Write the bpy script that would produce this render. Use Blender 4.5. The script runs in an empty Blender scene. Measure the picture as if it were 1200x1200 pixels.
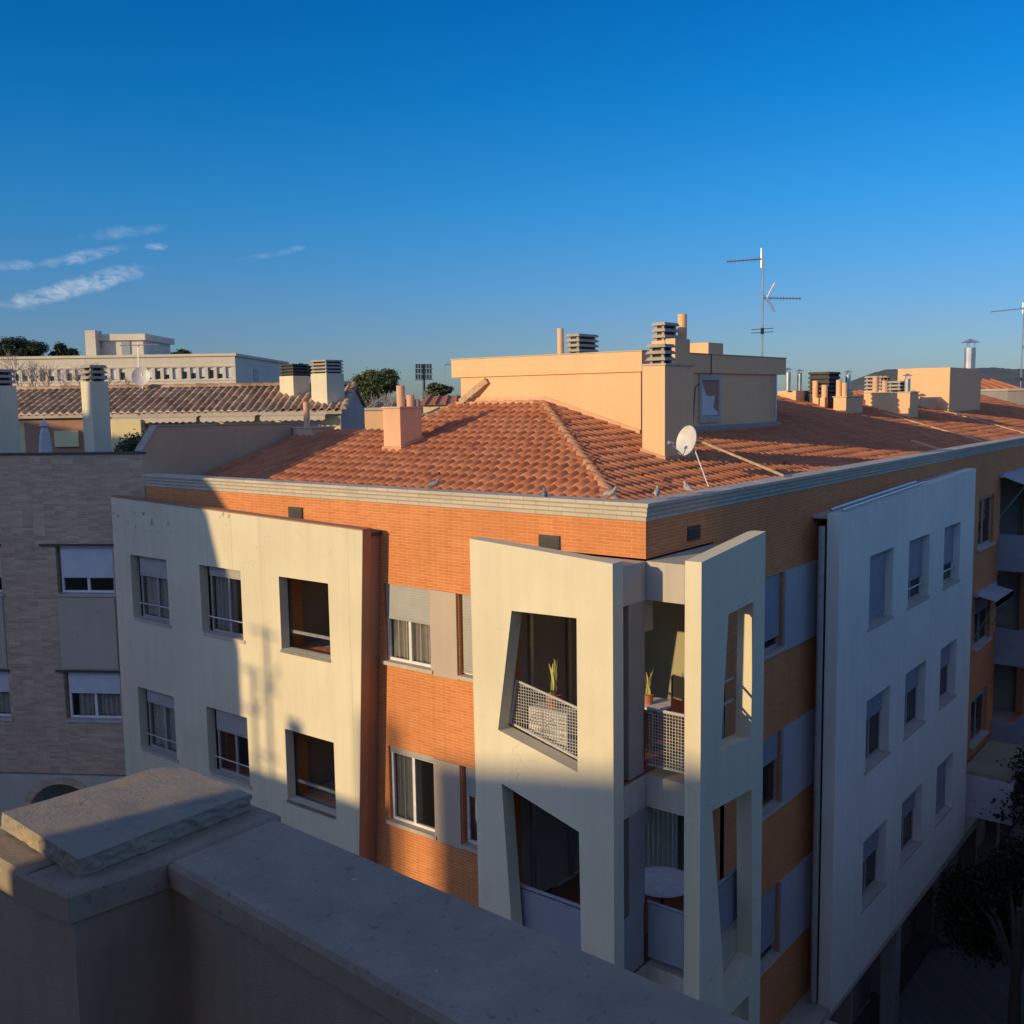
import bpy, bmesh, math, random
from mathutils import Vector, Matrix
from mathutils import noise as mnoise
random.seed(7)
R = math.radians
scene = bpy.context.scene
COL = scene.collection
# ------------------------------------------------------------------ camera
CAM = Vector((7.52, -12.73, 0.0))
YAW, PITCH, ROLL, FPX = R(-38.10), R(6.346), R(0.88), 1193.7
fw = Vector((math.sin(YAW)*math.cos(PITCH), math.cos(YAW)*math.cos(PITCH), -math.sin(PITCH)))
r0 = Vector((math.cos(YAW), -math.sin(YAW), 0)); d0 = fw.cross(r0)
rv = math.cos(ROLL)*r0 + math.sin(ROLL)*d0; dv = -math.sin(ROLL)*r0 + math.cos(ROLL)*d0
cam = bpy.data.cameras.new("camera"); camo = bpy.data.objects.new("camera", cam); COL.objects.link(camo)
cam.sensor_width = 36; cam.lens = FPX/1200*36; cam.clip_start = 0.05; cam.clip_end = 30000
mw = Matrix(((rv.x, -dv.x, -fw.x, CAM.x), (rv.y, -dv.y, -fw.y, CAM.y), (rv.z, -dv.z, -fw.z, CAM.z), (0, 0, 0, 1)))
camo.matrix_world = mw; scene.camera = camo
# horizontal frame of the view, used to lay out the far town
VF = Vector((math.sin(YAW), math.cos(YAW), 0)); VR = Vector((math.cos(YAW), -math.sin(YAW), 0))
def ray(px, py): return rv*((px-600)/FPX) + dv*((py-600)/FPX) + fw
def onp(px, py, n, c):
    q = ray(px, py); return CAM + q*((c - n.dot(CAM))/n.dot(q))
def at_z(px, py, z): return onp(px, py, Vector((0, 0, 1)), z)
def at_d(px, py, D): return onp(px, py, VF, D + VF.dot(CAM))
# ------------------------------------------------------------------ light
TINT = [tuple(c*.125 for c in t) for t in ((.48, .57, .75), (.41, .54, .79), (.15, .62, .93), (.04, .59, .95), (.01, .52, .93), (4.8, 2.95, 2.8), (.8, .62, .66), (.3, .25, .3))]  # stops above the view are raised and warmed to add fill in the shade
TSAT = 1.0
SA, SC = 0.28, 0.25                       # sun travels (+SA, +1, -SC)
TOSUN = Vector((-SA, -1, SC)).normalized()
EL = math.asin(TOSUN.z); AZ = math.atan2(TOSUN.x, TOSUN.y)
sun = bpy.data.lights.new("sun", 'SUN'); suno = bpy.data.objects.new("sun", sun); COL.objects.link(suno)
sun.energy = 4.1; sun.angle = R(0.53); sun.color = (1.0, 0.72, 0.37)
suno.rotation_euler = TOSUN.to_track_quat('Z', 'Y').to_euler(); suno.location = (0, 0, 40)
world = bpy.data.worlds.new("World"); scene.world = world; world.use_nodes = True
wn, wl = world.node_tree.nodes, world.node_tree.links
bg = wn['Background']
sky = wn.new('ShaderNodeTexSky'); sky.sky_type = 'NISHITA'; sky.sun_disc = False
sky.sun_elevation = EL; sky.sun_rotation = AZ; sky.altitude = 0
sky.air_density = 1.0; sky.dust_density = 0.4; sky.ozone_density = 4.0
hs = wn.new('ShaderNodeHueSaturation')
tc = wn.new('ShaderNodeTexCoord'); sxyz = wn.new('ShaderNodeSeparateXYZ'); wl.new(tc.outputs['Generated'], sxyz.inputs[0])
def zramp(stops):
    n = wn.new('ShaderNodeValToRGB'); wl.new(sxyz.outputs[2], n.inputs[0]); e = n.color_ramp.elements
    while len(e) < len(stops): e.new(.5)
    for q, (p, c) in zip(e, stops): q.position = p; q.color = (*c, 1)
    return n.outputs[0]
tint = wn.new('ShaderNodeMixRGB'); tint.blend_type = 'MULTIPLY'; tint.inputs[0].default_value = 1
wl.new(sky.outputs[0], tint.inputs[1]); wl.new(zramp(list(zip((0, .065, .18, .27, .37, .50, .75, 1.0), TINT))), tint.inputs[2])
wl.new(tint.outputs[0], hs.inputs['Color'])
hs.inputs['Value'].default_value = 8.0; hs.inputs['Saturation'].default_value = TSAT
def wmath(op, a, b=None, c=None):
    n = wn.new('ShaderNodeMath'); n.operation = op
    for i, v in enumerate((a, b, c)):
        if v is None: continue
        if isinstance(v, (int, float)): n.inputs[i].default_value = v
        else: wl.new(v, n.inputs[i])
    return n.outputs[0]
# thin wisps of cirrus, set by direction in the sky
cn = wn.new('ShaderNodeTexNoise'); cn.inputs['Scale'].default_value = 1.0; cn.inputs['Detail'].default_value = 6; cn.inputs['Roughness'].default_value = .6; cn.inputs['Distortion'].default_value = .6
mp = wn.new('ShaderNodeMapping'); mp.inputs['Scale'].default_value = (70, 70, 170)
wl.new(tc.outputs['Generated'], mp.inputs['Vector']); wl.new(mp.outputs[0], cn.inputs['Vector'])
cn2 = wn.new('ShaderNodeTexNoise'); cn2.inputs['Scale'].default_value = 60; cn2.inputs['Detail'].default_value = 5; cn2.inputs['Roughness'].default_value = .6; wl.new(tc.outputs['Generated'], cn2.inputs['Vector'])
def wdot(v):
    n = wn.new('ShaderNodeVectorMath'); n.operation = 'DOT_PRODUCT'; wl.new(tc.outputs['Generated'], n.inputs[0]); n.inputs[1].default_value = v; return n.outputs['Value']
mask = None
for (px, py, hw, hh, ang, amp) in [(84, 338, 62, 9.5, -14, 1.0), (98, 300, 40, 6.5, -12, .5), (145, 272, 40, 6, -6, .30), (184, 289, 12, 3.6, 0, .55), (341, 293, 19, 3.6, -14, .42), (306, 300, 30, 3, -8, .2), (4, 311, 26, 6, 0, .5), (8, 357, 26, 4, 8, .3), (136, 322, 34, 9, -10, .55)]:
    dirv = ray(px, py).normalized()
    t1 = rv - dirv*rv.dot(dirv); t1.normalize(); t2 = dirv.cross(t1)
    ca, sa = math.cos(R(ang)), math.sin(R(ang)); e1 = t1*ca + t2*sa; e2 = -t1*sa + t2*ca
    x = wmath('MULTIPLY', wdot(e1), FPX/hw); y = wmath('MULTIPLY', wdot(e2), FPX/hh)
    r2 = wmath('ADD', wmath('ADD', wmath('MULTIPLY', x, x), wmath('MULTIPLY', y, y)), wmath('MULTIPLY', wmath('SUBTRACT', cn2.outputs[0], .5), 3.2))
    m = wmath('MULTIPLY', wmath('MAXIMUM', wmath('SUBTRACT', 1.3, r2), 0.0), amp)
    m = wmath('MULTIPLY', m, wmath('GREATER_THAN', wdot(dirv), 0.0))
    mask = m if mask is None else wmath('MAXIMUM', mask, m)
cr = wn.new('ShaderNodeMapRange'); cr.inputs[1].default_value = .30; cr.inputs[2].default_value = .75; wl.new(cn.outputs[0], cr.inputs[0])
cm = wmath('MINIMUM', wmath('MULTIPLY', wmath('MULTIPLY', mask, cr.outputs[0]), .36), .28)
mx = wn.new('ShaderNodeMixRGB'); wl.new(cm, mx.inputs[0]); wl.new(hs.outputs[0], mx.inputs[1]); mx.inputs[2].default_value = (7.2, 7.0, 6.8, 1)
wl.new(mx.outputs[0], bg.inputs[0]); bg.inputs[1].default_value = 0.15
scene.view_settings.view_transform = 'Standard'; scene.view_settings.look = 'None'; scene.view_settings.gamma = 1; scene.view_settings.exposure = 0.0
# ------------------------------------------------------------------ materials
class NT:
    def __init__(s, name, rough=.85, spec=.3):
        s.m = bpy.data.materials.new(name); s.m.use_nodes = True
        s.n = s.m.node_tree.nodes; s.l = s.m.node_tree.links; s.b = s.n['Principled BSDF']
        s.b.inputs['Roughness'].default_value = rough; s.b.inputs['Specular IOR Level'].default_value = spec
        s.tc = s.n.new('ShaderNodeTexCoord'); s.vec = s.tc.outputs['Object']
    def node(s, t, **k):
        n = s.n.new(t)
        for a, b in k.items(): setattr(n, a, b)
        return n
    def put(s, n, i, v):
        if isinstance(v, (int, float, tuple)): n.inputs[i].default_value = v
        else: s.l.new(v, n.inputs[i])
    def math(s, op, *a):
        n = s.node('ShaderNodeMath', operation=op)
        for i, v in enumerate(a): s.put(n, i, v)
        return n.outputs[0]
    def noise(s, scale, detail=4, stretch=None, rough=.55, vec=None):
        n = s.node('ShaderNodeTexNoise'); s.put(n, 'Scale', scale); s.put(n, 'Detail', detail); s.put(n, 'Roughness', rough)
        v = vec or s.vec
        if stretch:
            m = s.node('ShaderNodeMapping'); m.inputs['Scale'].default_value = stretch; s.l.new(v, m.inputs[0]); v = m.outputs[0]
        s.l.new(v, n.inputs['Vector']); return n.outputs[0]
    def rng(s, v, a, b, c=0., d=1.):
        n = s.node('ShaderNodeMapRange'); s.l.new(v, n.inputs[0])
        for i, q in enumerate((a, b, c, d)): n.inputs[i+1].default_value = q
        return n.outputs[0]
    def mix(s, f, a, b, mode='MIX'):
        n = s.node('ShaderNodeMixRGB', blend_type=mode); s.put(n, 0, f); s.put(n, 1, a); s.put(n, 2, b); return n.outputs[0]
    def base(s, c): s.put(s.b, 'Base Color', c)
    def bump(s, h, strength=.3, dist=.01):
        n = s.node('ShaderNodeBump'); s.put(n, 'Strength', strength); s.put(n, 'Distance', dist); s.l.new(h, n.inputs['Height']); s.l.new(n.outputs[0], s.b.inputs['Normal'])
def c4(c, k=1.): return (c[0]*k, c[1]*k, c[2]*k, 1)
def render_mat(name, c, stain=.22, chips=False, joint=None, rough=.9, grain=.4, sc=1.0):
    t = NT(name, rough)
    big = t.rng(t.noise(.55*sc, 5), .3, .7); streak = t.rng(t.noise(1.0, 5, (5*sc, 5*sc, .35*sc)), .35, .75)
    fine = t.rng(t.noise(38*sc, 3), .3, .7)
    col = t.mix(big, c4(c, 1-stain*.55), c4(c, 1.05)); col = t.mix(t.math('MULTIPLY', streak, stain*1.1), col, c4((c[0]*.55, c[1]*.55, c[2]*.58)))
    col = t.mix(t.math('MULTIPLY', fine, .10), col, c4(c, .6))
    vo = t.node('ShaderNodeTexVoronoi', feature='DISTANCE_TO_EDGE'); t.put(vo, 'Scale', .55*sc); dv_ = t.node('ShaderNodeVectorMath', operation='ADD'); nz = t.node('ShaderNodeTexNoise'); t.put(nz, 'Scale', 2.2*sc); t.l.new(t.vec, nz.inputs['Vector'])
    t.l.new(t.vec, dv_.inputs[0]); t.l.new(nz.outputs[1], dv_.inputs[1]); t.l.new(dv_.outputs[0], vo.inputs['Vector'])
    ck = t.math('MULTIPLY', t.math('LESS_THAN', vo.outputs['Distance'], .0028), t.rng(t.noise(.8*sc, 2), .52, .60)); col = t.mix(t.math('MULTIPLY', ck, .38), col, c4(c, .4))
    gr = t.rng(t.noise(5*sc, 6, rough=.75), .58, .72); col = t.mix(t.math('MULTIPLY', gr, .16), col, c4(c, .55))
    if joint:
        sx = t.node('ShaderNodeSeparateXYZ'); t.l.new(t.vec, sx.inputs[0]); u = t.math('ADD', sx.outputs[0], sx.outputs[1])
        for q in joint:
            g = t.math('LESS_THAN', t.math('ABSOLUTE', t.math('SUBTRACT', u, q)), .008); col = t.mix(t.math('MULTIPLY', g, .35), col, c4(c, .45))
    if chips:
        sx = t.node('ShaderNodeSeparateXYZ'); t.l.new(t.vec, sx.inputs[0])
        top = t.rng(sx.outputs[2], -2.95, -2.6)
        side = t.rng(sx.outputs[0], -6.0, -11.5, .25, 1.)
        ch = t.rng(t.noise(7.5, 6, rough=.7), .60, .63); clump = t.rng(t.noise(1.3, 2), .50, .56)
        f = t.math('MULTIPLY', t.math('MULTIPLY', ch, clump), t.math('MULTIPLY', top, side)); col = t.mix(f, col, c4((.16, .15, .15)))
    t.base(col); t.bump(t.noise(60*sc, 4), grain, .004); return t.m
def brick_mat(name, c1, c2, mortar, bw=.24, rh=.052, ms=.006, rot=0., wild=.5, bumpk=.6):
    t = NT(name, .85, .25); v = t.vec
    if rot:
        vr = t.node('ShaderNodeVectorRotate', rotation_type='Z_AXIS'); t.l.new(v, vr.inputs['Vector']); vr.inputs['Angle'].default_value = rot; v = vr.outputs[0]
    sx = t.node('ShaderNodeSeparateXYZ'); t.l.new(v, sx.inputs[0]); cb = t.node('ShaderNodeCombineXYZ')
    t.l.new(t.math('ADD', sx.outputs[0], sx.outputs[1]), cb.inputs[0]); t.l.new(sx.outputs[2], cb.inputs[1])
    b = t.node('ShaderNodeTexBrick'); t.l.new(cb.outputs[0], b.inputs['Vector'])
    for k, q in (('Scale', 1.), ('Brick Width', bw), ('Row Height', rh), ('Mortar Size', ms), ('Mortar Smooth', .3), ('Bias', 0.), ('Color1', c4(c1)), ('Color2', c4(c2)), ('Mortar', c4(mortar))): b.inputs[k].default_value = q
    wn_ = t.node('ShaderNodeTexWhiteNoise'); fl = t.node('ShaderNodeVectorMath', operation='FLOOR'); dvv = t.node('ShaderNodeVectorMath', operation='DIVIDE'); t.l.new(cb.outputs[0], dvv.inputs[0]); dvv.inputs[1].default_value = (bw, rh, 1); t.l.new(dvv.outputs[0], fl.inputs[0]); t.l.new(fl.outputs[0], wn_.inputs['Vector'])
    col = t.mix(t.math('MULTIPLY', wn_.outputs[0], wild), b.outputs[0], c4(c2, .45))
    col = t.mix(t.math('MULTIPLY', t.rng(t.noise(.7, 5), .4, .75), .35), col, c4(c1, .62))
    col = t.mix(t.math('MULTIPLY', t.rng(t.noise(1.2, 4, (4, 4, .3)), .5, .8), .3), col, c4(c1, .5))
    t.base(col); t.bump(t.math('SUBTRACT', 1., b.outputs[1]), bumpk, .008); return t.m
def tile_mat(name, c, c2, lich=.25):
    t = NT(name, .82, .3); t.vec = t.tc.outputs['UV']
    fl = t.node('ShaderNodeVectorMath', operation='FLOOR'); t.l.new(t.vec, fl.inputs[0]); w = t.node('ShaderNodeTexWhiteNoise'); t.l.new(fl.outputs[0], w.inputs['Vector'])
    col = t.mix(w.outputs[0], c4(c), c4(c2)); o = t.tc.outputs['Object']
    col = t.mix(t.math('MULTIPLY', t.rng(t.noise(.8, 5, vec=o), .4, .75), .3), col, c4(c, .6))
    col = t.mix(t.math('MULTIPLY', t.rng(t.noise(9, 6, rough=.7, vec=o), .56, .7), lich), col, c4((.33, .27, .20)))
    col = t.mix(t.math('MULTIPLY', t.rng(t.noise(30, 4, vec=o), .5, .8), .3), col, c4(c, .5))
    t.base(col); t.bump(t.noise(80, 3, vec=o), .35, .004); return t.m
def plain(name, c, rough=.6, metal=0., spec=.4, var=.15, sc=8):
    t = NT(name, rough, spec); t.b.inputs['Metallic'].default_value = metal
    t.base(t.mix(t.rng(t.noise(sc, 4), .3, .7), c4(c, 1-var), c4(c, 1+var*.4))); return t.m
def stone_mat(name, c, dark, sc=6, pores=True, bumpk=.5, warm=None):
    t = NT(name, .9, .25)
    col = t.mix(t.rng(t.noise(sc, 8, rough=.65), .32, .68), c4(dark), c4(c))
    if warm: col = t.mix(t.math('MULTIPLY', t.rng(t.noise(sc*1.6, 5), .5, .68), .6), col, c4(warm))
    col = t.mix(t.math('MULTIPLY', t.rng(t.noise(sc*9, 5, rough=.7), .58, .68), .6), col, c4(dark, .5))
    col = t.mix(t.math('MULTIPLY', t.rng(t.noise(sc*5, 3), .70, .74), .6), col, c4(c, 1.7))
    col = t.mix(t.math('MULTIPLY', t.rng(t.noise(sc*60, 2, rough=.8), .55, .72), .35), col, c4(dark, .6)); col = t.mix(t.math('MULTIPLY', t.rng(t.noise(sc*.5, 6, rough=.7), .5, .7), .45), col, c4(dark, .75))
    t.base(col)
    h = t.noise(sc*14, 8, rough=.75)
    t.bump(h, bumpk, .006); return t.m
def glass_mat(name, tint=(.05, .06, .07), mixf=.07):
    t = NT(name, .04, .6); t.base(c4(tint)); out = t.n['Material Output']
    tr = t.node('ShaderNodeBsdfTransparent'); tr.inputs[0].default_value = (.93, .94, .93, 1)
    lw = t.node('ShaderNodeLayerWeight'); lw.inputs[0].default_value = .5; fac = t.math('MINIMUM', t.math('ADD', t.math('MULTIPLY', t.math('POWER', lw.outputs['Facing'], 4.), .6), mixf), .95)
    m = t.node('ShaderNodeMixShader'); t.l.new(fac, m.inputs[0]); t.l.new(tr.outputs[0], m.inputs[1]); t.l.new(t.b.outputs[0], m.inputs[2]); t.l.new(m.outputs[0], out.inputs[0]); return t.m
def shutter_mat(name, c, per=.045):
    t = NT(name, .55, .35); sx = t.node('ShaderNodeSeparateXYZ'); t.l.new(t.vec, sx.inputs[0])
    fr = t.math('FRACT', t.math('MULTIPLY', sx.outputs[2], 1/per)); g = t.rng(fr, 0, .16)
    t.base(t.mix(g, c4(c, .68), t.mix(t.rng(t.noise(3, 4), .3, .7), c4(c, .86), c4(c)))); t.bump(g, .5, .006); return t.m
def leaf_mat(name, a, b):
    t = NT(name, .6, .3); g = t.node('ShaderNodeNewGeometry'); t.base(t.mix(t.rng(g.outputs['Random Per Island'], 0, 1), c4(a), c4(b))); return t.m
M = {}
CREAM = (.71, .66, .475)
M['cream1'] = render_mat('cream_render', CREAM, .2, True, joint=(-10.42, -8.72, -6.28, -9.6))
M['cream'] = render_mat('cream_render_corner', CREAM, .15)
M['cream4'] = render_mat('cream_render_street', (.78, .78, .67), .18, joint=(10.6, 13.6))
M['bandcream'] = render_mat('pale_render_band', (.55, .50, .41), .35)
M['brick'] = brick_mat('orange_brick', (.66, .25, .085), (.58, .205, .07), (.70, .36, .17), ms=.007, wild=.12, bumpk=.5)
M['oldbrick'] = brick_mat('brown_brick', (.66, .49, .34), (.50, .36, .25), (.62, .50, .38), bw=.26, rh=.056, rot=R(-32), wild=.42)
M['cornice'] = brick_mat('stone_cornice', (.58, .53, .43), (.50, .46, .37), (.33, .29, .22), bw=.5, rh=.072, ms=.006, wild=.15)
M['peach'] = render_mat('peach_render', (.80, .50, .27), .10)
M['peach_dull'] = render_mat('peach_render_chimney', (.74, .45, .27), .28)
M['tile'] = tile_mat('terracotta_tile', (.43, .155, .072), (.55, .225, .11), .22)
M['tile_old'] = tile_mat('weathered_tile', (.36, .22, .12), (.66, .46, .27), .6)
M['ridge'] = tile_mat('ridge_tile', (.56, .30, .16), (.66, .38, .21), .3)
M['darkrail'] = plain('dark_metal', (.05, .055, .06), .5, .6)
M['alu'] = plain('aluminium', (.55, .56, .56), .38, .8)
M['wiremesh'] = plain('wire_mesh_paint', (.42, .43, .41), .5)
M['galv'] = plain('galvanised_steel', (.62, .63, .62), .35, .85, var=.2, sc=3)
M['white'] = plain('white_pvc', (.72, .73, .72), .45)
M['frame'] = plain('grey_window_frame', (.36, .36, .34), .5)
M['brownpaint'] = render_mat('brown_render', (.42, .24, .15), .2)
M['beige'] = render_mat('beige_panel', (.50, .42, .33), .12)
M['bluegrey'] = render_mat('grey_panel', (.42, .42, .43), .12)
M['shut_grey'] = shutter_mat('grey_shutter', (.40, .41, .38))
M['shut_white'] = shutter_mat('white_shutter', (.62, .66, .70))
M['shut_blue'] = shutter_mat('dark_shutter', (.30, .33, .38))
M['glass'] = glass_mat('window_glass'); M['glassdark'] = glass_mat('dark_window_glass', (.02, .022, .025), .6)
M['curtain'] = plain('curtain_cloth', (.62, .58, .50), .9)
M['inside'] = render_mat('interior_wall', (.42, .37, .30), .2)
M['olive'] = render_mat('olive_wall', (.36, .34, .22), .12)
M['terracotta'] = plain('terracotta_floor', (.25, .10, .06), .7, sc=4)
M['louver'] = stone_mat('louver_concrete', (.46, .42, .35), (.32, .29, .24), 3, bumpk=.2)
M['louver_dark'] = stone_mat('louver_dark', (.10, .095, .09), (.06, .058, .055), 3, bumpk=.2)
M['coping'] = stone_mat('concrete_coping', (.43, .37, .28), (.27, .23, .175), 5, bumpk=.45)
M['slabstone'] = stone_mat('rough_stone_slab', (.42, .37, .29), (.24, .22, .19), 9, bumpk=.45, warm=(.46, .34, .21))
M['ownwall'] = render_mat('terrace_render', (.42, .34, .26), .35, sc=6, grain=.6)
M['concrete'] = stone_mat('plain_concrete', (.36, .35, .33), (.27, .26, .25), 1.2, bumpk=.2)
M['asphalt'] = stone_mat('asphalt', (.06, .06, .06), (.04, .04, .042), 1.5, bumpk=.3)
M['pave'] = brick_mat('pavement', (.22, .21, .20), (.18, .175, .17), (.12, .12, .11), bw=.4, rh=.4, ms=.012, wild=.2)
M['yellow'] = render_mat('yellow_render', (.78, .66, .36), .12, sc=.6)
M['buff'] = render_mat('buff_render', (.52, .40, .26), .2)
M['grey'] = render_mat('grey_render', (.36, .33, .30), .25)
M['institute'] = render_mat('pale_render_far', (.66, .60, .48), .15, sc=.3)
M['hill'] = stone_mat('hill_scrub', (.13, .145, .14), (.09, .105, .11), .008, bumpk=.0)
M['ground'] = stone_mat('town_ground', (.16, .14, .12), (.09, .09, .075), .02, bumpk=0)
M['pine'] = leaf_mat('pine_needles', (.018, .035, .02), (.045, .07, .035))
M['green'] = leaf_mat('green_leaves', (.05, .08, .03), (.12, .15, .06))
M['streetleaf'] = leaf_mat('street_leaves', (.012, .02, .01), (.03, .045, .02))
M['bark'] = plain('bark', (.07, .055, .045), .9)
M['barebark'] = plain('pale_bark', (.42, .37, .31), .9)
M['pigeon'] = plain('pigeon_grey', (.22, .22, .24), .7, sc=30, var=.5)
M['pigeon2'] = plain('pigeon_pale', (.42, .40, .38), .7, sc=30, var=.5)
M['plant'] = leaf_mat('plant_leaf', (.22, .26, .07), (.55, .52, .18))
M['pot'] = plain('clay_pot', (.42, .16, .09), .8)
M['acwhite'] = plain('appliance_white', (.72, .70, .64), .5)
M['redcloth'] = plain('red_cloth', (.60, .12, .06), .9)
M['wood'] = plain('weathered_wood', (.52, .38, .22), .8, sc=12, var=.35)
M['canvas'] = plain('awning_canvas', (.62, .55, .42), .9)
M['umbrella'] = plain('umbrella_cloth', (.55, .53, .50), .9)
M['carpaint'] = plain('blue_car_paint', (.06, .11, .22), .25, .3, .6)
M['rubber'] = plain('rubber', (.02, .02, .02), .9)
M['dish'] = plain('dish_white', (.60, .59, .56), .45)
t_ = NT('reflection_glow'); t_.base((.7, .55, .3, 1)); t_.b.inputs['Emission Color'].default_value = (1, .66, .30, 1); t_.b.inputs['Emission Strength'].default_value = .9; M['glint'] = t_.m  # glowing cloth, stands in for a sunlit reflection in one window
# ------------------------------------------------------------------ mesh helpers
class MB:
    def __init__(s): s.v = []; s.f = []; s.uv = None; s.mi = None; s.m2 = None
    def add(s, vs, fs):
        k = len(s.v); s.v += [tuple(v) for v in vs]; s.f += [tuple(i+k for i in f) for f in fs]; return s
    def box(s, x0, x1, y0, y1, z0, z1):
        vs = [(x, y, z) for z in (z0, z1) for y in (y0, y1) for x in (x0, x1)]
        return s.add(vs, [(0, 2, 3, 1), (4, 5, 7, 6), (0, 1, 5, 4), (2, 6, 7, 3), (0, 4, 6, 2), (1, 3, 7, 5)])
    def obox(s, O, U, N, Z, u, n, z):
        vs = [O + U*a + N*b + Z*c for c in z for b in n for a in u]
        return s.add(vs, [(0, 2, 3, 1), (4, 5, 7, 6), (0, 1, 5, 4), (2, 6, 7, 3), (0, 4, 6, 2), (1, 3, 7, 5)])
    def tube(s, pts, rad, seg=8, cap=True, sq=1.0):
        pts = [Vector(p) for p in pts]; n = len(pts); rad = rad if isinstance(rad, (list, tuple)) else [rad]*n
        vs = []; ref = None
        for i, p in enumerate(pts):
            t = (pts[min(i+1, n-1)] - pts[max(i-1, 0)]).normalized()
            if ref is None: ref = Vector((0, 0, 1)) if abs(t.z) < .9 else Vector((1, 0, 0))
            a = t.cross(ref).normalized(); b = a.cross(t).normalized(); ref = b if abs(t.dot(b)) < .9 else ref
            for k in range(seg):
                q = 2*math.pi*k/seg; vs.append(p + a*math.cos(q)*rad[i]*sq + b*math.sin(q)*rad[i])
        fs = [(i*seg+k, i*seg+(k+1) % seg, (i+1)*seg+(k+1) % seg, (i+1)*seg+k) for i in range(n-1) for k in range(seg)]
        if cap: fs += [tuple(range(seg))[::-1], tuple((n-1)*seg+k for k in range(seg))]
        return s.add(vs, fs)
    def poly(s, fr, outer, n0, n1, holes=()):
        "a slab: outline (u,z) with holes, between depths n0 and n1 of frame fr"
        bm = bmesh.new(); loops = []; edges = []
        for lp in [outer] + list(holes):
            vs = [bm.verts.new(fr.p(u, n1, z)) for u, z in lp]; loops.append(vs)
            for i in range(len(vs)): edges.append(bm.edges.new((vs[i], vs[(i+1) % len(vs)])))
        bmesh.ops.triangle_fill(bm, use_beauty=True, edges=edges, normal=fr.N)
        bm.verts.index_update(); vs = [v.co.copy() for v in bm.verts]; nv = len(vs)
        tri = []
        for f in bm.faces:
            ids = [v.index for v in f.verts]; f.normal_update()
            if f.normal.dot(fr.N) < 0: ids.reverse()
            tri.append(ids)
        allv = vs + [v + fr.N*(n0-n1) for v in vs]; fs = list(tri) + [[i+nv for i in reversed(t)] for t in tri]
        for k, lp in enumerate(loops):
            q = [outer] + list(holes); area = sum(q[k][i][0]*q[k][(i+1) % len(lp)][1] - q[k][(i+1) % len(lp)][0]*q[k][i][1] for i in range(len(lp)))
            sgn = (area > 0) == (fr.U.cross(Vector((0, 0, 1))).dot(fr.N) > 0)
            if k: sgn = not sgn
            for i in range(len(lp)):
                a, b = lp[i].index, lp[(i+1) % len(lp)].index
                fs.append((a, a+nv, b+nv, b) if sgn else (b, b+nv, a+nv, a))
        bm.free(); return s.add(allv, fs)
    def build(s, name, mat, parent=None, label=None, smooth=False):
        me = bpy.data.meshes.new(name); me.from_pydata(s.v, [], s.f); me.materials.append(mat)
        if s.uv:
            ul = me.uv_layers.new(name='UVMap'); i = 0
            for p in me.polygons:
                for li in p.loop_indices: ul.data[li].uv = s.uv[me.loops[li].vertex_index]
        if smooth: me.polygons.foreach_set('use_smooth', [True]*len(me.polygons))
        if s.m2:
            me.materials.append(s.m2)
            for i in range(s.mi, len(me.polygons)): me.polygons[i].material_index = 1
        me.update(); o = bpy.data.objects.new(name, me); COL.objects.link(o)
        if parent is not None: setpar(o, parent)
        if label: o['label'] = label
        return o
ORG = {}
def setpar(o, parent):
    o.parent = parent
    loc = ORG.get(parent.name)
    if loc is not None: o.matrix_parent_inverse = Matrix.Translation(-loc)
def thing(name, label, cat, loc=(0, 0, 0), group=None):
    o = bpy.data.objects.new(name, None); COL.objects.link(o); o.location = loc; o.empty_display_size = .3
    ORG[o.name] = Vector(loc); o['label'] = label; o['category'] = cat
    if group: o['group'] = group
    return o
def tag(o, label=None, cat=None, group=None, kind=None):
    for k, v in (('label', label), ('category', cat), ('group', group), ('kind', kind)):
        if v: o[k] = v
    return o
def copy_tree(root, dloc, label=None, parent=None):
    c = root.copy(); COL.objects.link(c)
    if parent is None:
        c.location = root.location + Vector(dloc)
        if label: c['label'] = label
    else: c.parent = parent
    for ch in list(root.children): copy_tree(ch, dloc, None, c)
    return c
class Frame:
    def __init__(s, O, U, N): s.O = Vector(O); s.U = Vector(U).normalized(); s.N = Vector(N).normalized()
    def p(s, u, n, z): return s.O + s.U*u + s.N*n + Vector((0, 0, z))
    def box(s, mb, u0, u1, n0, n1, z0, z1): return mb.obox(s.O, s.U, s.N, Vector((0, 0, 1)), (u0, u1), (n0, n1), (z0, z1))
def rect(u0, u1, z0, z1): return [(u0, z0), (u1, z0), (u1, z1), (u0, z1)]
FL = Frame((0, 0, 0), (1, 0, 0), (0, -1, 0))
FR = Frame((0, 0, 0), (0, 1, 0), (1, 0, 0))
a32 = R(32)
FB = Frame((-12.8, 0, 0), (-math.cos(a32), -math.sin(a32), 0), (math.sin(a32), -math.cos(a32), 0))
FV = Frame(CAM, VR, -VF)          # n = -distance from the viewer
UP = Vector((0, 0, 1))
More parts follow.
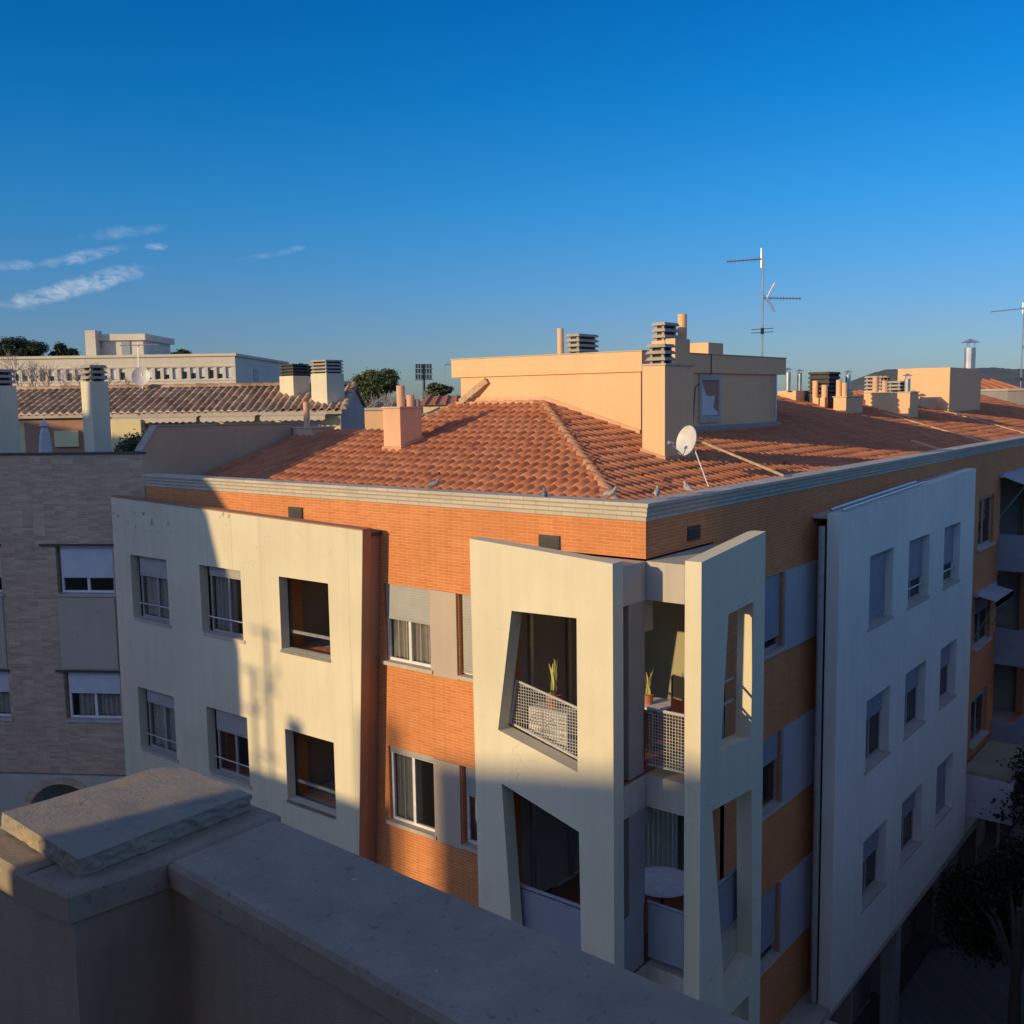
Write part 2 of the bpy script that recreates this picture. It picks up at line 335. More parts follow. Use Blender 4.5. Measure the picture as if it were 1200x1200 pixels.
def window(parent, fr, u0, u1, z0, z1, n, shut=.3, panes=2, curtain=0., fmat='frame', smat='shut_grey', sill=None, rail=False, fw_=.05, glass='glass', glint=False):
    mb = MB(); w = fw_
    fr.box(mb, u0, u0+w, n-.05, n, z0, z1); fr.box(mb, u1-w, u1, n-.05, n, z0, z1)
    fr.box(mb, u0+w, u1-w, n-.05, n, z0, z0+w); fr.box(mb, u0+w, u1-w, n-.05, n, z1-w, z1)
    for k in range(1, panes):
        c = u0 + (u1-u0)*k/panes; fr.box(mb, c-w*.6, c+w*.6, n-.045, n+.004, z0+w, z1-w)
    f = mb.build('window', M[fmat], parent)
    for k in range(panes):
        a = u0+w + (u1-u0-2*w)*k/panes; b = u0+w + (u1-u0-2*w)*(k+1)/panes
        if k: a += w*.6
        if k < panes-1: b -= w*.6
        p = MB(); fr.box(p, a, b, n-.032, n-.026, z0+w, z1-w); p.build('pane', M[glass], f)
    if shut > 0:
        h = (z1-z0)*shut; p = MB(); fr.box(p, u0+.02, u1-.02, n+.012, n+.032, z1-h, z1-.002)
        fr.box(p, u0+.02, u1-.02, n+.006, n+.04, z1-h-.04, z1-h-.002); p.build('shutter', M[smat], f)
    if curtain:
        p = MB(); N = 60; cu0, cu1 = u0+w, u0+w+(u1-u0-2*w)*abs(curtain)
        if curtain < 0: cu0, cu1 = u1-w-(u1-u0-2*w)*-curtain, u1-w
        vs = []
        for i in range(N+1):
            u = cu0+(cu1-cu0)*i/N; d = n-.13+.05*math.sin(i*.95)+.015*math.sin(i*.37)
            vs += [fr.p(u, d, z0+.04), fr.p(u, d, z1-.05)]
        p.add(vs, [(2*i, 2*i+2, 2*i+3, 2*i+1) for i in range(N)]); p.build('curtain', M['glint' if glint else 'curtain'], f)  # the glowing variant imitates a sunlit reflection in the glass
    if sill:
        p = MB(); fr.box(p, u0-.06, u1+.06, n, sill, z0-.07, z0-.003); p.build('sill', M['bandcream'], f)
    if rail:
        p = MB(); zr = z0+.32; p.tube([fr.p(u0, n+.08, zr), fr.p(u1, n+.08, zr)], .016, 6); p.build('rail', M['alu'], f)
    return f
def roof_patch(name, mat, parent, O, U, S, tp, poly, cw=.235, rh=.36, amp=.058, sub=8, lift=.03):
    "tiled slope over a plan polygon in (u,s): S = horizontal uphill direction, tp = rise per metre"
    O, U, S = Vector(O), Vector(U), Vector(S)
    us = [p[0] for p in poly]; ss = [p[1] for p in poly]; tri = []
    def inside(u, s):
        c = False; n = len(poly)
        for i in range(n):
            (x1, y1), (x2, y2) = poly[i], poly[(i+1) % n]
            if (y1 > s) != (y2 > s) and u < (x2-x1)*(s-y1)/(y2-y1)+x1: c = not c
        return c
    nc = int((max(us)-min(us))/cw)+1; nr = int((max(ss)-min(ss))/rh)+1; mb = MB(); mb.uv = []; u00, s00 = min(us), min(ss)
    rnd = random.Random(3)
    for c in range(nc):
        for r in range(nr):
            uc, sc_ = u00+(c+.5)*cw, s00+(r+.5)*rh
            if not inside(uc, sc_): continue
            k = len(mb.v); jz = rnd.uniform(-.005, .009); js = rnd.uniform(-.018, .018); ju = rnd.uniform(-.007, .007)
            if rnd.random() < .012: js += rnd.uniform(-.10, -.05); jz += .012
            for (fs, dz) in ((-.14, lift-.012), (-.12, lift), (.5, lift*.5), (1.0, 0.)):
                for i in range(sub+1):
                    x = i/sub
                    prof = amp*math.sin(math.pi*min(x/.62, 1.)) if x < .62 else -amp*.45*math.sin(math.pi*(x-.62)/.38)
                    u = u00+(c+x)*cw+ju; s = s00+(r+fs)*rh+js; z = O.z+s*tp+prof+dz+jz
                    if fs == -.14: z -= .018
                    P = O+U*u+S*s; mb.v.append((P.x, P.y, z)); mb.uv.append((c+.02+.96*x, r+.02+.48*max(fs, 0)+.0))
            n1 = sub+1
            for a in range(3):
                for i in range(sub): mb.f.append((k+a*n1+i, k+a*n1+i+1, k+(a+1)*n1+i+1, k+(a+1)*n1+i))
    up = U.cross(S).z
    if up < 0: mb.f = [tuple(reversed(f)) for f in mb.f]
    o = mb.build(name, mat, parent, smooth=True); return o
def ridge_caps(name, mat, parent, A, B, r=.092, step=.38):
    A, B = Vector(A), Vector(B); L = (B-A).length; n = max(1, int(L/step)); t = (B-A)/L; side = t.cross(UP).normalized(); upv = side.cross(t); mb = MB(); mb.uv = []
    for i in range(n):
        p0 = A+t*(L*i/n-.03); p1 = A+t*(L*(i+1)/n)
        k = len(mb.v); jr = random.uniform(.97, 1.04)
        for (p, rr, dz) in ((p0, r*1.08*jr, .012), (p1, r*.95*jr, -.002)):
            for q in range(9):
                a = math.pi*q/8; P = p+side*math.cos(a)*rr+upv*(math.sin(a)*rr*.95+dz-.05); mb.v.append(tuple(P)); mb.uv.append((i+.5, 7.5))
        for q in range(8): mb.f.append((k+q, k+q+1, k+9+q+1, k+9+q))
        for q in range(7): mb.f.append((k, k+q+1, k+q+2))
    return mb.build(name, mat, parent, smooth=False)
def cowl(parent, x0, x1, y0, y1, z0, n=4, h=.15, mat='louver', ov=.05, name='cowl'):
    mb = MB(); w = .06
    for xx in (x0+.02, x1-.02-w):
        for yy in (y0+.02, y1-.02-w): mb.box(xx, xx+w, yy, yy+w, z0, z0+n*h)
    for i in range(n):
        z = z0+i*h+h*.45; e = ov
        vs = []
        for zz, ee in ((z, e), (z+h*.5, e*.25)): vs += [(x0-ee, y0-ee, zz), (x1+ee, y0-ee, zz), (x1+ee, y1+ee, zz), (x0-ee, y1+ee, zz)]
        mb.add(vs, [(3, 2, 1, 0), (4, 5, 6, 7), (0, 1, 5, 4), (1, 2, 6, 5), (2, 3, 7, 6), (3, 0, 4, 7)])
    mb.mi = len(mb.f); mb.m2 = M['louver_dark']; g = .07 if x1-x0 > .35 else .05; mb.box(x0+g, x1-g, y0+g, y1-g, z0, z0+n*h*.93)
    return mb.build(name, M[mat], parent)
def flue(parent, x, y, z0, z1, r=.1, mat='galv', cap=True, name='flue'):
    mb = MB(); mb.tube([(x, y, z0), (x, y, z1)], r, 14)
    if cap:
        for a in range(3): q = a*2.1; mb.tube([(x+r*.8*math.cos(q), y+r*.8*math.sin(q), z1-.02), (x+r*.8*math.cos(q), y+r*.8*math.sin(q), z1+r*1.1)], .012, 4)
        mb.tube([(x, y, z1+r*1.0), (x, y, z1+r*1.7)], [r*1.8, r*.15], 14)
    o = mb.build(name, M[mat], parent, smooth=False); return o
# ================================================================== ground, street, hills
def ground():
    N = 40; mb = MB(); S = 9000
    mb.add([(-S, -S, -15.6), (S, -S, -15.6), (S, S, -15.6), (-S, S, -15.6)], [(0, 1, 2, 3)]); tag(mb.build('ground', M['ground']), kind='structure')
    mb = MB(); mb.add([(-60, -9.5, -15.52), (40, -9.5, -15.52), (40, -3.5, -15.52), (-60, -3.5, -15.52)], [(0, 1, 2, 3)])
    mb.add([(3.2, -3.5, -15.52), (9.8, -3.5, -15.52), (9.8, 80, -15.52), (3.2, 80, -15.52)], [(0, 1, 2, 3)]); tag(mb.build('road', M['asphalt']), kind='structure')
    mb = MB(); mb.box(0, 3.2, -3.5, 80, -15.6, -15.4); mb.box(-60, -.0, -3.5, 4, -15.6, -15.4); mb.box(9.8, 11.6, -3.5, 80, -15.6, -15.4); mb.box(-60, 40, -11.6, -9.5, -15.6, -15.4)
    tag(mb.build('pavement', M['pave']), kind='structure')
ground()
def hills():
    mb = MB(); rnd = random.Random(5); D = 3600; prof = [(880, 470), (930, 466), (975, 458), (1003, 446), (1020, 438), (1040, 432.5), (1065, 433), (1100, 434), (1140, 431.5), (1165, 430.5), (1185, 432.5), (1215, 432), (1260, 428), (1320, 432), (1400, 440), (1500, 450)]
    vs = []; n = 0; rows = []
    pts = []
    for i in range(len(prof)-1):
        for k in range(6):
            f = k/6; pts.append((prof[i][0]*(1-f)+prof[i+1][0]*f, prof[i][1]*(1-f)+prof[i+1][1]*f + rnd.uniform(-.35, .35)))
    for j in range(9):
        t = j/8; row = []
        for (px, py) in pts:
            P = at_d(px, py, D+700); top = max(P.z, -15)
            Q = Vector((P.x, P.y, 0)) - VF*(1300*(1-t)); z = -20 + (top+20)*(t**1.2)
            if 0 < j < 8: z += rnd.uniform(-1, 1)*top*.07
            row.append(len(vs)); vs.append((Q.x, Q.y, z))
        rows.append(row)
    back = []
    for (px, py) in pts:
        P = at_d(px, py, D+700); Q = Vector((P.x, P.y, 0))+VF*900; back.append(len(vs)); vs.append((Q.x, Q.y, -20))
    rows.append(back)
    fs = [(rows[j][i], rows[j][i+1], rows[j+1][i+1], rows[j+1][i]) for j in range(len(rows)-1) for i in range(len(pts)-1)]
    mb.add(vs, fs); tag(mb.build('hills', M['hill'], smooth=True), kind='structure')
hills()
# ================================================================== the corner apartment building
B = thing('apartment_building', 'orange brick corner building with cream slab screens and red tiled hip roof', 'building', (-6.4, 3, -15.5))
ROWS = [0, -3.0, -6.0]
D1, D2, D4 = .50, .93, .60
# brick walls
holesL = []
for dz in ROWS:
    holesL += [rect(-12.9+.12, -11.3, -4.72+dz, -3.22+dz), rect(-10.25, -8.8, -4.72+dz, -3.22+dz), rect(-7.95, -6.0, -4.75+dz, -3.2+dz), rect(-5.41, -4.27, -4.66+dz, -3.25+dz), rect(-3.64, -2.62, -4.66+dz, -3.25+dz)]
mb = MB(); mb.poly(FL, [(-12.8, -12.2), (-2.55, -12.2), (-2.55, -2.35), (0, -2.35), (0, -1.80), (-12.8, -1.80)], -.25, 0, holesL)
holesR = []
for dz in ROWS:
    holesR += [rect(3.4, 4.94, -4.66+dz, -3.25+dz), rect(18.95, 20.85, -4.62+dz, -3.12+dz), rect(21.6, 26.2, -5.45+dz, -2.75+dz), rect(28, 29.5, -4.6+dz, -3.2+dz), rect(32.5, 34, -4.6+dz, -3.2+dz)]
    for (a, b) in ((7.89, 9.38), (10.46, 12.03), (13.24, 14.7)): holesR.append(rect(a, b, -4.8+dz, -3.3+dz))
mb.poly(FR, [(.25, -1.80), (.25, -2.35), (2.15, -2.35), (2.15, -12.2), (46, -12.2), (46, -1.80)], -.25, 0, holesR)
mb.build('wall', M['brick'], B)
# stepped cornice
mb = MB()
for i, (z0, z1, o) in enumerate([(-1.80, -1.735, .015), (-1.733, -1.665, .035), (-1.663, -1.595, .055), (-1.593, -1.53, .085)]):
    mb.box(-12.8, o, -o, .30, z0, z1); mb.box(-.30, o, .302, 46, z0, z1)
mb.build('cornice', M['cornice'], B)
mb = MB(); mb.box(-12.8, -.302, .302, .45, -2.2, -1.55); mb.box(-.45, -.302, .452, 46, -2.2, -1.55); mb.build('gutter_wall', M['bandcream'], B)
# core: rooms behind the windows
mb = MB(); mb.box(-12.7, -8.4, 1.3, 1.5, -15.5, -2.0); mb.box(-8.4, -8.2, .26, 1.5, -15.5, -2.0); mb.box(-5.8, -2.7, 1.3, 1.5, -15.5, -2.0); mb.box(-5.8, -5.65, .26, 1.3, -15.5, -2.0)
mb.box(-8.19, -5.81, 2.1, 2.3, -15.5, -2.0); mb.box(-1.5, -1.3, 3.2, 46, -15.5, -2.4)
for z in (-2.45, -5.45, -8.45, -11.45):
    mb.box(-12.7, -2.7, .26, 1.29, z-.2, z); mb.box(-1.29, -.26, 3.3, 46, z-.2, z)
for y in (5.2, 7.4, 9.9, 12.6, 16.5, 21.3, 26.5, 31): mb.box(-1.28, -.27, y, y+.12, -15.5, -2.4)
mb.build('interior_wall', M['inside'], B)
# ground floor set back under the slabs
mb = MB(); mb.box(-12.7, -.6, .9, 1.1, -15.6, -12.25); mb.box(-.9, -.7, 1.1, 46, -15.6, -12.25)
mb.build('ground_floor_wall', M['grey'], B)
mb = MB(); mb.box(-12.8, .55, -.45, 3.0, -12.45, -12.205); mb.box(-1, .58, 3.001, 46, -12.45, -12.205); mb.build('floor_slab', M['bandcream'], B)
for y in (6.3, 11, 16, 21, 27): mb = MB(); mb.box(.05, .40, y, y+.35, -15.6, -12.452); mb.build('pillar', M['concrete'], B)
mb = MB(); mb.box(.62, 1.6, 2.4, 5.9, -12.5, -12.3); mb.build('entrance_canopy', M['bandcream'], B)
mb = MB()
for k in range(15): mb.tube([(1.5, 2.5+k*.23, -12.3), (1.5, 2.5+k*.23, -11.5)], .012, 5)
mb.tube([(1.5, 2.45, -11.5), (1.5, 5.8, -11.5)], .025, 6); mb.build('canopy_railing', M['darkrail'], B)
# --- screen slab 1 on the sunny side
h1 = []; W1 = [(-12.74, -11.36), (-10.21, -8.86), (-7.70, -6.32)]
for dz in (0, -2.97, -5.94):
    for a, b in W1: h1.append(rect(a, b, -4.67+dz, -3.27+dz))
mb = MB(); mb.poly(FL, [(-13.46, -12.2), (-5.98, -12.2), (-5.385, -2.245), (-13.37, -2.03)], D1-.2, D1, h1)
S1 = mb.build('facade_screen', M['cream1'], B, 'long cream render screen with two columns of shuttered windows and an open loggia column')
mb = MB(); mb.poly(FL, [(-6.07, -12.19), (-6.04, -12.19), (-5.45, -2.30), (-5.48, -2.30)], 0.003, D1-.203); mb.build('return_wall', M['brownpaint'], B)
mb = MB(); mb.poly(FL, [(-5.979, -12.19), (-5.972, -12.19), (-5.377, -2.25), (-5.384, -2.25)], D1-.198, D1-.003); mb.build('slab_edge', M['brownpaint'], B)
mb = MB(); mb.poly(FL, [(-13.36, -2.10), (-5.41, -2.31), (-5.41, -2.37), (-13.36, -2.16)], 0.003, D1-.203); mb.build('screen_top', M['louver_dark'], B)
mb = MB(); mb.poly(FL, [(-13.38, -2.025), (-5.37, -2.241), (-5.37, -2.221), (-13.38, -2.005)], D1-.22, D1+.012); mb.build('capping', M['brownpaint'], B)
for i, (a, b) in enumerate(W1):
    for k, dz in enumerate((0, -2.97, -5.94)):
        if i < 2:
            sh = ((.30, .22, .3), (.13, .33, .3))[i][k]
            cu = (((.9, .95, .6)), (.55, 0, .5))[i][k]
            window(B, FL, a+.12, b, -4.66+dz, -3.272+dz, D1-.17, sh, 2, cu, fmat='frame', sill=D1+.02, rail=True)
        else:
            mb = MB(); FL.box(mb, a, b, D1-.28, D1-.24, -4.40+dz, -4.34+dz); FL.box(mb, a, b, D1-.24, D1+.03, -4.73+dz, -4.672+dz); mb.build('loggia_rail', M['alu'], B)
            mb = MB(); mb.box(a-.22, b+.25, .26, 2.0, -4.9+dz, -4.76+dz); mb.build('loggia_floor', M['concrete'], B)
            mb = MB(); FL.box(mb, a-1.0, a-.26, .003, .02, -4.9+dz, -3.1+dz); FL.box(mb, a-.259, b+.5, .003, .02, -5.1+dz, -4.76+dz); mb.build('loggia_lining', M['inside'], B)
# brick-wall windows between the screens
for k, dz in enumerate(ROWS):
    window(B, FL, -5.40, -4.28, -4.65+dz, -3.255+dz, -.06, (.42, .05, .4)[k], 2, (.97, .55, .8)[k], fmat='white', sill=.07)
    window(B, FL, -3.63, -2.63, -4.65+dz, -3.255+dz, -.10, (.95, .35, .5)[k], 1, 0, fmat='white', sill=.05)
    mb = MB(); FL.box(mb, -4.262, -3.66, .003, .045, -4.74+dz, -3.24+dz); mb.build('window_panel', M['beige'], B)
    window(B, FR, 3.41, 4.93, -4.65+dz, -3.255+dz, -.08, (.82, .35, .8)[k], 1, 0, fmat='frame', smat='shut_blue', sill=.06)
    mb = MB(); FR.box(mb, 4.948, 6.9, .003, .05, -4.74+dz, -3.24+dz); mb.build('window_panel', M['bluegrey'], B)
# --- slab 4 on the street side
W4 = [(7.89, 9.38), (10.46, 12.03), (13.24, 14.7)]; h4 = []
for dz in (0, -3.04, -6.08):
    for a, b in W4: h4.append(rect(a, b, -4.80+dz, -3.30+dz))
mb = MB(); mb.poly(FR, [(6.16, -12.32), (16.15, -12.2), (16.02, -2.02), (6.16, -2.27)], D4-.25, D4, h4); mb.build('facade_screen', M['cream4'], B, 'cream render screen with nine small shuttered windows on the street side')
mb = MB(); mb.poly(FR, [(6.3, -2.33), (16.0, -2.08), (16.0, -2.14), (6.3, -2.39)], .003, D4-.253); mb.build('screen_top', M['bandcream'], B)
mb = MB()
for q in (.0, .22): mb.tube([FR.p(6.4, D4-.05-q, -2.22), FR.p(6.8, D4-.02-q, -2.19), FR.p(11.6, D4-.02-q, -2.06)], .026, 8)
mb.build('pipe', M['alu'], B)
SH4 = ((.97, .90, .95, .8), (.72, .6, .62), (.6, .62, .97))
for i, (a, b) in enumerate(W4):
    for k, dz in enumerate((0, -3.04, -6.08)):
        sh = ((.93, .35, .42), (.66, .40, .40), (.66, .42, .97))[i][k]
        window(B, FR, a, b, -4.79+dz, -3.302+dz, D4-.2, sh, 2, .35 if (i == 1 and k == 0) else 0, fmat='frame', smat='shut_blue', sill=D4+.02, rail=(i > 0 and k == 0), glass='glassdark')
# --- balcony: corner screens, floors, columns
zt = -12.2
OPEN2 = [[(-2.07, -5.06), (-.595, -5.41), (-.59, -3.13), (-1.77, -3.16)], [(-1.84, -7.67-.9), (-.55, -8.9), (-.58, -6.31), (-2.02, -5.90)], [(-2.0, -11.1), (-.58, -11.4), (-.58, -9.25), (-1.78, -9.25)]]
mb = MB(); mb.poly(FL, [(-2.50, zt), (.02, zt), (.02, -2.29), (-2.57, -2.125)], D2-.27, D2, OPEN2); mb.build('facade_screen', M['cream'], B, 'corner cream screen on the sunny side pierced by slanted balcony openings')
OPEN3 = [[(.64, -5.22), (1.67, -5.30), (1.71, -3.17), (.86, -3.21)], [(.85, -9.24), (1.81, -9.0), (1.72, -6.17), (.38, -6.07)], [(.7, -11.4), (1.7, -11.4), (1.7, -9.6), (.8, -9.6)]]
D3 = .90
mb = MB(); mb.poly(FR, [(0, zt), (2.13, zt), (2.13, -2.12), (0, -2.32)], D3-.26, D3, OPEN3); mb.build('facade_screen', M['cream'], B, 'corner cream screen on the shaded street side pierced by slanted balcony openings')
for k, z in enumerate((-2.38, -5.60, -8.60, -11.60)):
    z1 = z; z0 = (-2.95, -6.09, -9.09, -12.19)[k]
    mb = MB(); mb.box(-2.53, 0, -.655, -.004, z0, z1); mb.box(-2.53, 0.0, -.002, 2.6, z0+.12, z1-.004 if k else z1-.1); mb.box(.002, .635, .003, 2.12, z0, z1)
    mb.build('balcony_slab', M['bandcream'], B)
    if k: mb = MB(); mb.box(-2.5, -.02, -.64, 2.6, z1+.001, z1+.02); mb.build('balcony_floor', M['terracotta'], B)
for k in range(3):
    zc0, zc1 = (-5.59, -8.59, -11.59)[k], (-2.955, -6.1, -9.1)[k]
    mb = MB(); mb.box(-.30, -.02, -.45, -.004, zc0+.03, zc1); mb.build('column', M['grey'], B)
    mb = MB(); mb.box(-.30, -.02, 0.0, .24, zc0+2.15 if k == 0 else zc0+2.2, zc1+.1); mb.build('lintel', M['inside'], B)
    m2 = M['olive'] if k == 0 else M['grey']
    mb = MB(); mb.box(-2.6, 0, 2.45, 2.6, zc0+.03, zc1+.1); mb.build('balcony_wall', m2, B)
    mb = MB(); mb.box(-2.7, -2.56, -.2, 2.45, zc0+.03, zc1+.1); mb.build('balcony_wall', M['inside'], B)
    mb = MB(); mb.box(-2.54, -2.50, .5, .58, zc0+.03, zc1); mb.box(-2.54, -2.50, 1.6, 1.68, zc0+.03, zc1); mb.box(-.62, -.56, 2.40, 2.448, zc0+.03, zc1); mb.box(-1.75, -1.68, 2.40, 2.448, zc0+.03, zc1)
    mb.build('door_frame', M['alu'], B)
def mesh_panel(mb, fr, quad, n, step=.048, r=.0042):
    "wire mesh inside a convex (u,z) quad"
    us = [p[0] for p in quad]; zs = [p[1] for p in quad]
    def clip(a, horizontal):
        q = []
        for i in range(4):
            (x1, y1), (x2, y2) = quad[i], quad[(i+1) % 4]
            if horizontal: x1, y1, x2, y2 = y1, x1, y2, x2
            if (x1-a)*(x2-a) < 0: q.append(y1+(y2-y1)*(a-x1)/(x2-x1))
        return sorted(q)[:2] if len(q) >= 2 else None
    u = min(us)+step/2
    while u < max(us):
        c = clip(u, False)
        if c: fr.box(mb, u-r, u+r, n-.003, n+.003, c[0], c[1])
        u += step
    z = min(zs)+step/2
    while z < max(zs):
        c = clip(z, True)
        if c: fr.box(mb, c[0], c[1], n+.003, n+.008, z-r, z+r)
        z += step
def bar(mb, fr, a, b, n, w=.03):
    mb.tube([fr.p(a[0], n, a[1]), fr.p(b[0], n, b[1])], w, 8)
# sunny railing, top storey
q = [(-2.06, -5.02), (-.60, -5.38), (-.60, -4.60), (-1.93, -4.33)]
mb = MB(); n = D2-.30; mesh_panel(mb, FL, q, n)
for i in range(4): bar(mb, FL, q[i], q[(i+1) % 4], n, .022)
mb.build('railing', M['wiremesh'], B)
def corner_railing(z, mat, solid, name='railing'):
    mb = MB()
    q = [(.02, z+.12), (.62, z+.12), (.62, z+.98), (.02, z+.98)]
    if solid: FL.box(mb, .02, .62, -.03, -.02, z+.10, z+.95); FR.box(mb, -.62, -.46, -.02, -.01, z+.1, z+.95)
    else: mesh_panel(mb, FL, q, -.03, .048)
    bar(mb, FL, (.01, z+.98), (.63, z+.98), -.03, .025); bar(mb, FL, (.01, z+.12), (.63, z+.12), -.03, .012)
    FR.box(mb, -.03, .0, -.05, -.02, z, z+.98)
    mb.build(name, mat, B)
corner_railing(-5.57, M['wiremesh'], False); corner_railing(-8.57, M['shut_blue'], True); corner_railing(-11.57, M['shut_blue'], True)
mb = MB(); n = D3-.30
for z in (-4.75, -4.40): bar(mb, FR, (.3, z), (2.0, z), n, .022)
for u in (1.25, 1.30, .4, 2.0): bar(mb, FR, (u, -5.5), (u, -4.40), n, .02)
FR.box(mb, .35, 1.22, n-.01, n, -5.45, -4.8); mb.build('railing', M['shut_blue'], B)
for zz in (-8.57, -11.57):
    mb = MB(); FL.box(mb, -2.3, -.45, D2-.36, D2-.34, zz+.05, zz+.85); bar(mb, FL, (-2.4, zz+.9), (-.4, zz+.9), D2-.35, .03); mb.build('railing', M['shut_blue'], B)
    mb = MB(); FR.box(mb, .1, 2.05, D3-.36, D3-.34, zz+.05, zz+.85); bar(mb, FR, (.1, zz+.9), (2.05, zz+.9), D3-.35, .03); mb.build('railing', M['shut_blue'], B)
mb = MB(); vs = []
for i in range(41):
    y = 2.2+.05*math.sin(i*1.3); x = -1.5+i*.02; vs += [(x, y, -8.5), (x, y, -6.1)]
mb.add(vs, [(2*i, 2*i+2, 2*i+3, 2*i+1) for i in range(40)]); mb.build('curtain', M['curtain'], B)
# vents on brick above the screens
for fr, u, z, n1 in ((FL, -7.72, -2.10, .03), (FL, -1.72, -2.22, .03), (FR, 1.45, -2.12, .02)):
    mb = MB(); fr.box(mb, u-.2, u+.2, .002, n1, z-.12, z+.10)
    for j in range(3): fr.box(mb, u-.18, u+.18, n1+.001, n1+.02, z-.09+j*.06, z-.07+j*.06)
    mb.build('vent', M['louver_dark'], B)
# street side, beyond slab 4
for k, dz in enumerate(ROWS):
    window(B, FR, 18.97, 20.83, -4.60+dz, -3.13+dz, -.1, (.02, .3, .1)[k], 2, (.45, 0, 0)[k], fmat='frame', smat='shut_blue', sill=.08, glint=(k == 0), glass='glassdark')
    window(B, FR, 28.02, 29.48, -4.59+dz, -3.21+dz, -.1, .4, 2, 0, smat='shut_blue'); window(B, FR, 32.52, 33.98, -4.59+dz, -3.21+dz, -.1, .4, 2, 0, smat='shut_blue')
    bal = MB(); FR.box(bal, 21.55, 26.25, .0, 1.05, -5.6+dz, -5.45+dz); FR.box(bal, 21.55, 26.25, .98, 1.05, -5.449+dz, -4.45+dz); FR.box(bal, 21.55, 21.62, 0.003, .979, -5.449+dz, -4.45+dz)
    bo = bal.build('balcony', M['shut_blue'], B); r_ = MB(); r_.tube([FR.p(21.5, 1.02, -4.4+dz), FR.p(26.3, 1.02, -4.4+dz)], .03, 6); r_.build('handrail', M['alu'], bo)
def awning(u0, u1, z, out, drop, k=0):
    m_ = MB(); vs = [FR.p(u0, .06, z), FR.p(u1, .06, z), FR.p(u1, out, z-drop), FR.p(u0, out, z-drop), FR.p(u1, out, z-drop-.2), FR.p(u0, out, z-drop-.2)]
    vs2 = [v-Vector((0, 0, .012)) for v in vs]
    m_.add(vs, [(0, 1, 2, 3), (3, 2, 4, 5)]); m_.add(vs2, [(3, 2, 1, 0), (5, 4, 2, 3)])
    FR.box(m_, u0-.05, u1+.05, 0.003, .12, z-.05, z+.08); a = m_.build('awning', M['bluegrey'], B)
    q = MB()
    for u in (u0+.02, u1-.02): q.tube([FR.p(u, .03, z-1.3), FR.p(u, out, z-drop)], .02, 6)
    q.build('awning_arm', M['alu'], a)
awning(21.4, 26.4, -2.62, .75, .25); awning(18.8, 20.95, -5.95, .6, .12)
mb = MB(); mb.tube([FR.p(6.02, .30, -2.5), FR.p(6.02, .30, -12.1)], .06, 10); mb.build('downpipe', M['frame'], B)
# ------------------------------------------------------------------ roof
TP = .29
RFo = roof_patch('roof', M['tile'], B, (0, 0, -2.1), (1, 0, 0), (0, 1, 0), TP, [(-12.65, .42), (-.42, .42), (-6.8, 6.85), (-9.5, 6.85), (-9.5, 4.85), (-12.65, 4.85)])
REo = roof_patch('roof', M['tile'], B, (0, 0, -2.1), (0, 1, 0), (-1, 0, 0), TP, [(.42, .42), (46, .42), (46, 6.95), (6.85, 6.95)])
mb = MB(); vs = [(-.4, .4, -2.06), (-12.7, .4, -2.06), (-12.7, 4.85, -.78), (-9.5, 4.85, -.78), (-9.5, 6.85, -.2), (-6.8, 6.85, -.2), (-.4, 46, -2.06), (-6.95, 46, -.2), (-6.95, 6.85, -.2)]
mb.add([(v[0], v[1], v[2]-.05) for v in vs], [(0, 5, 4, 3, 2, 1), (0, 6, 7, 8, 5)]); mb.add([(-9.5, 4.85, -.78), (-12.7, 4.85, -.78), (-12.7, 4.9, -3), (-9.5, 4.9, -3)], [(0, 1, 2, 3)])
mb.add([(-9.52, 4.85, -.84), (-9.52, 6.9, -.2), (-9.52, 6.9, -3), (-9.52, 4.85, -3)], [(0, 1, 2, 3)]); mb.build('roof_deck', M['peach_dull'], B)
ridge_caps('hip_ridge', M['ridge'], RFo, (-.5, .5, -1.93), (-6.8, 6.8, -.09))
ridge_caps('hip_ridge', M['ridge'], RFo, (-9.5, 6.8, -.10), (-6.8, 6.8, -.08))
ridge_caps('hip_ridge', M['ridge'], RFo, (-9.5, 4.85, -.66), (-9.5, 6.8, -.10))
ridge_caps('hip_ridge', M['ridge'], REo, (-6.92, 14.4, -.06), (-6.92, 46, -.06))
for y, xa, xb in ((19.1, -.46, -2.0), (24.3, -1.2, -4.5), (31.3, -.46, -5.5)):
    mb = MB()
    vs = []
    for (x, z) in ((xa, -2.1-.29*xa), (xb, -2.1-.29*xb)):
        for (dy, dz_) in ((-.10, 0), (-.10, .09), (.10, .09), (.10, 0)): vs.append((x, y+dy, z+dz_))
    mb.add(vs, [(0, 1, 5, 4), (1, 2, 6, 5), (2, 3, 7, 6), (0, 3, 2, 1), (4, 5, 6, 7)]); mb.build('verge', M['ridge'] if False else M['peach_dull'], REo)
# chimney near the front
def chimney(x0, x1, y0, y1, z0, z1, mat='peach_dull', cap=True, par=None):
    mb = MB(); mb.box(x0, x1, y0, y1, z0, z1); o = mb.build('chimney', M[mat], par or B)
    if cap: mb = MB(); mb.box(x0-.03, x1+.03, y0-.03, y1+.03, z1+.001, z1+.035); mb.build('cap', M['bandcream'], o)
    return o
c = chimney(-8.68, -8.16, 3.36, 4.04, -1.4, -.17); flue(c, -8.50, 3.75, -.135, .33, .095, 'peach_dull', False); flue(c, -8.30, 3.85, -.135, .12, .09, 'peach_dull', False); flue(c, -8.22, 3.97, -.135, .02, .06, 'louver', False)
c = chimney(-12.75, -12.05, 4.2, 4.95, -1.4, -.66, 'peach_dull', True); flue(c, -12.5, 4.45, -.62, .0, .08, 'peach_dull', False)
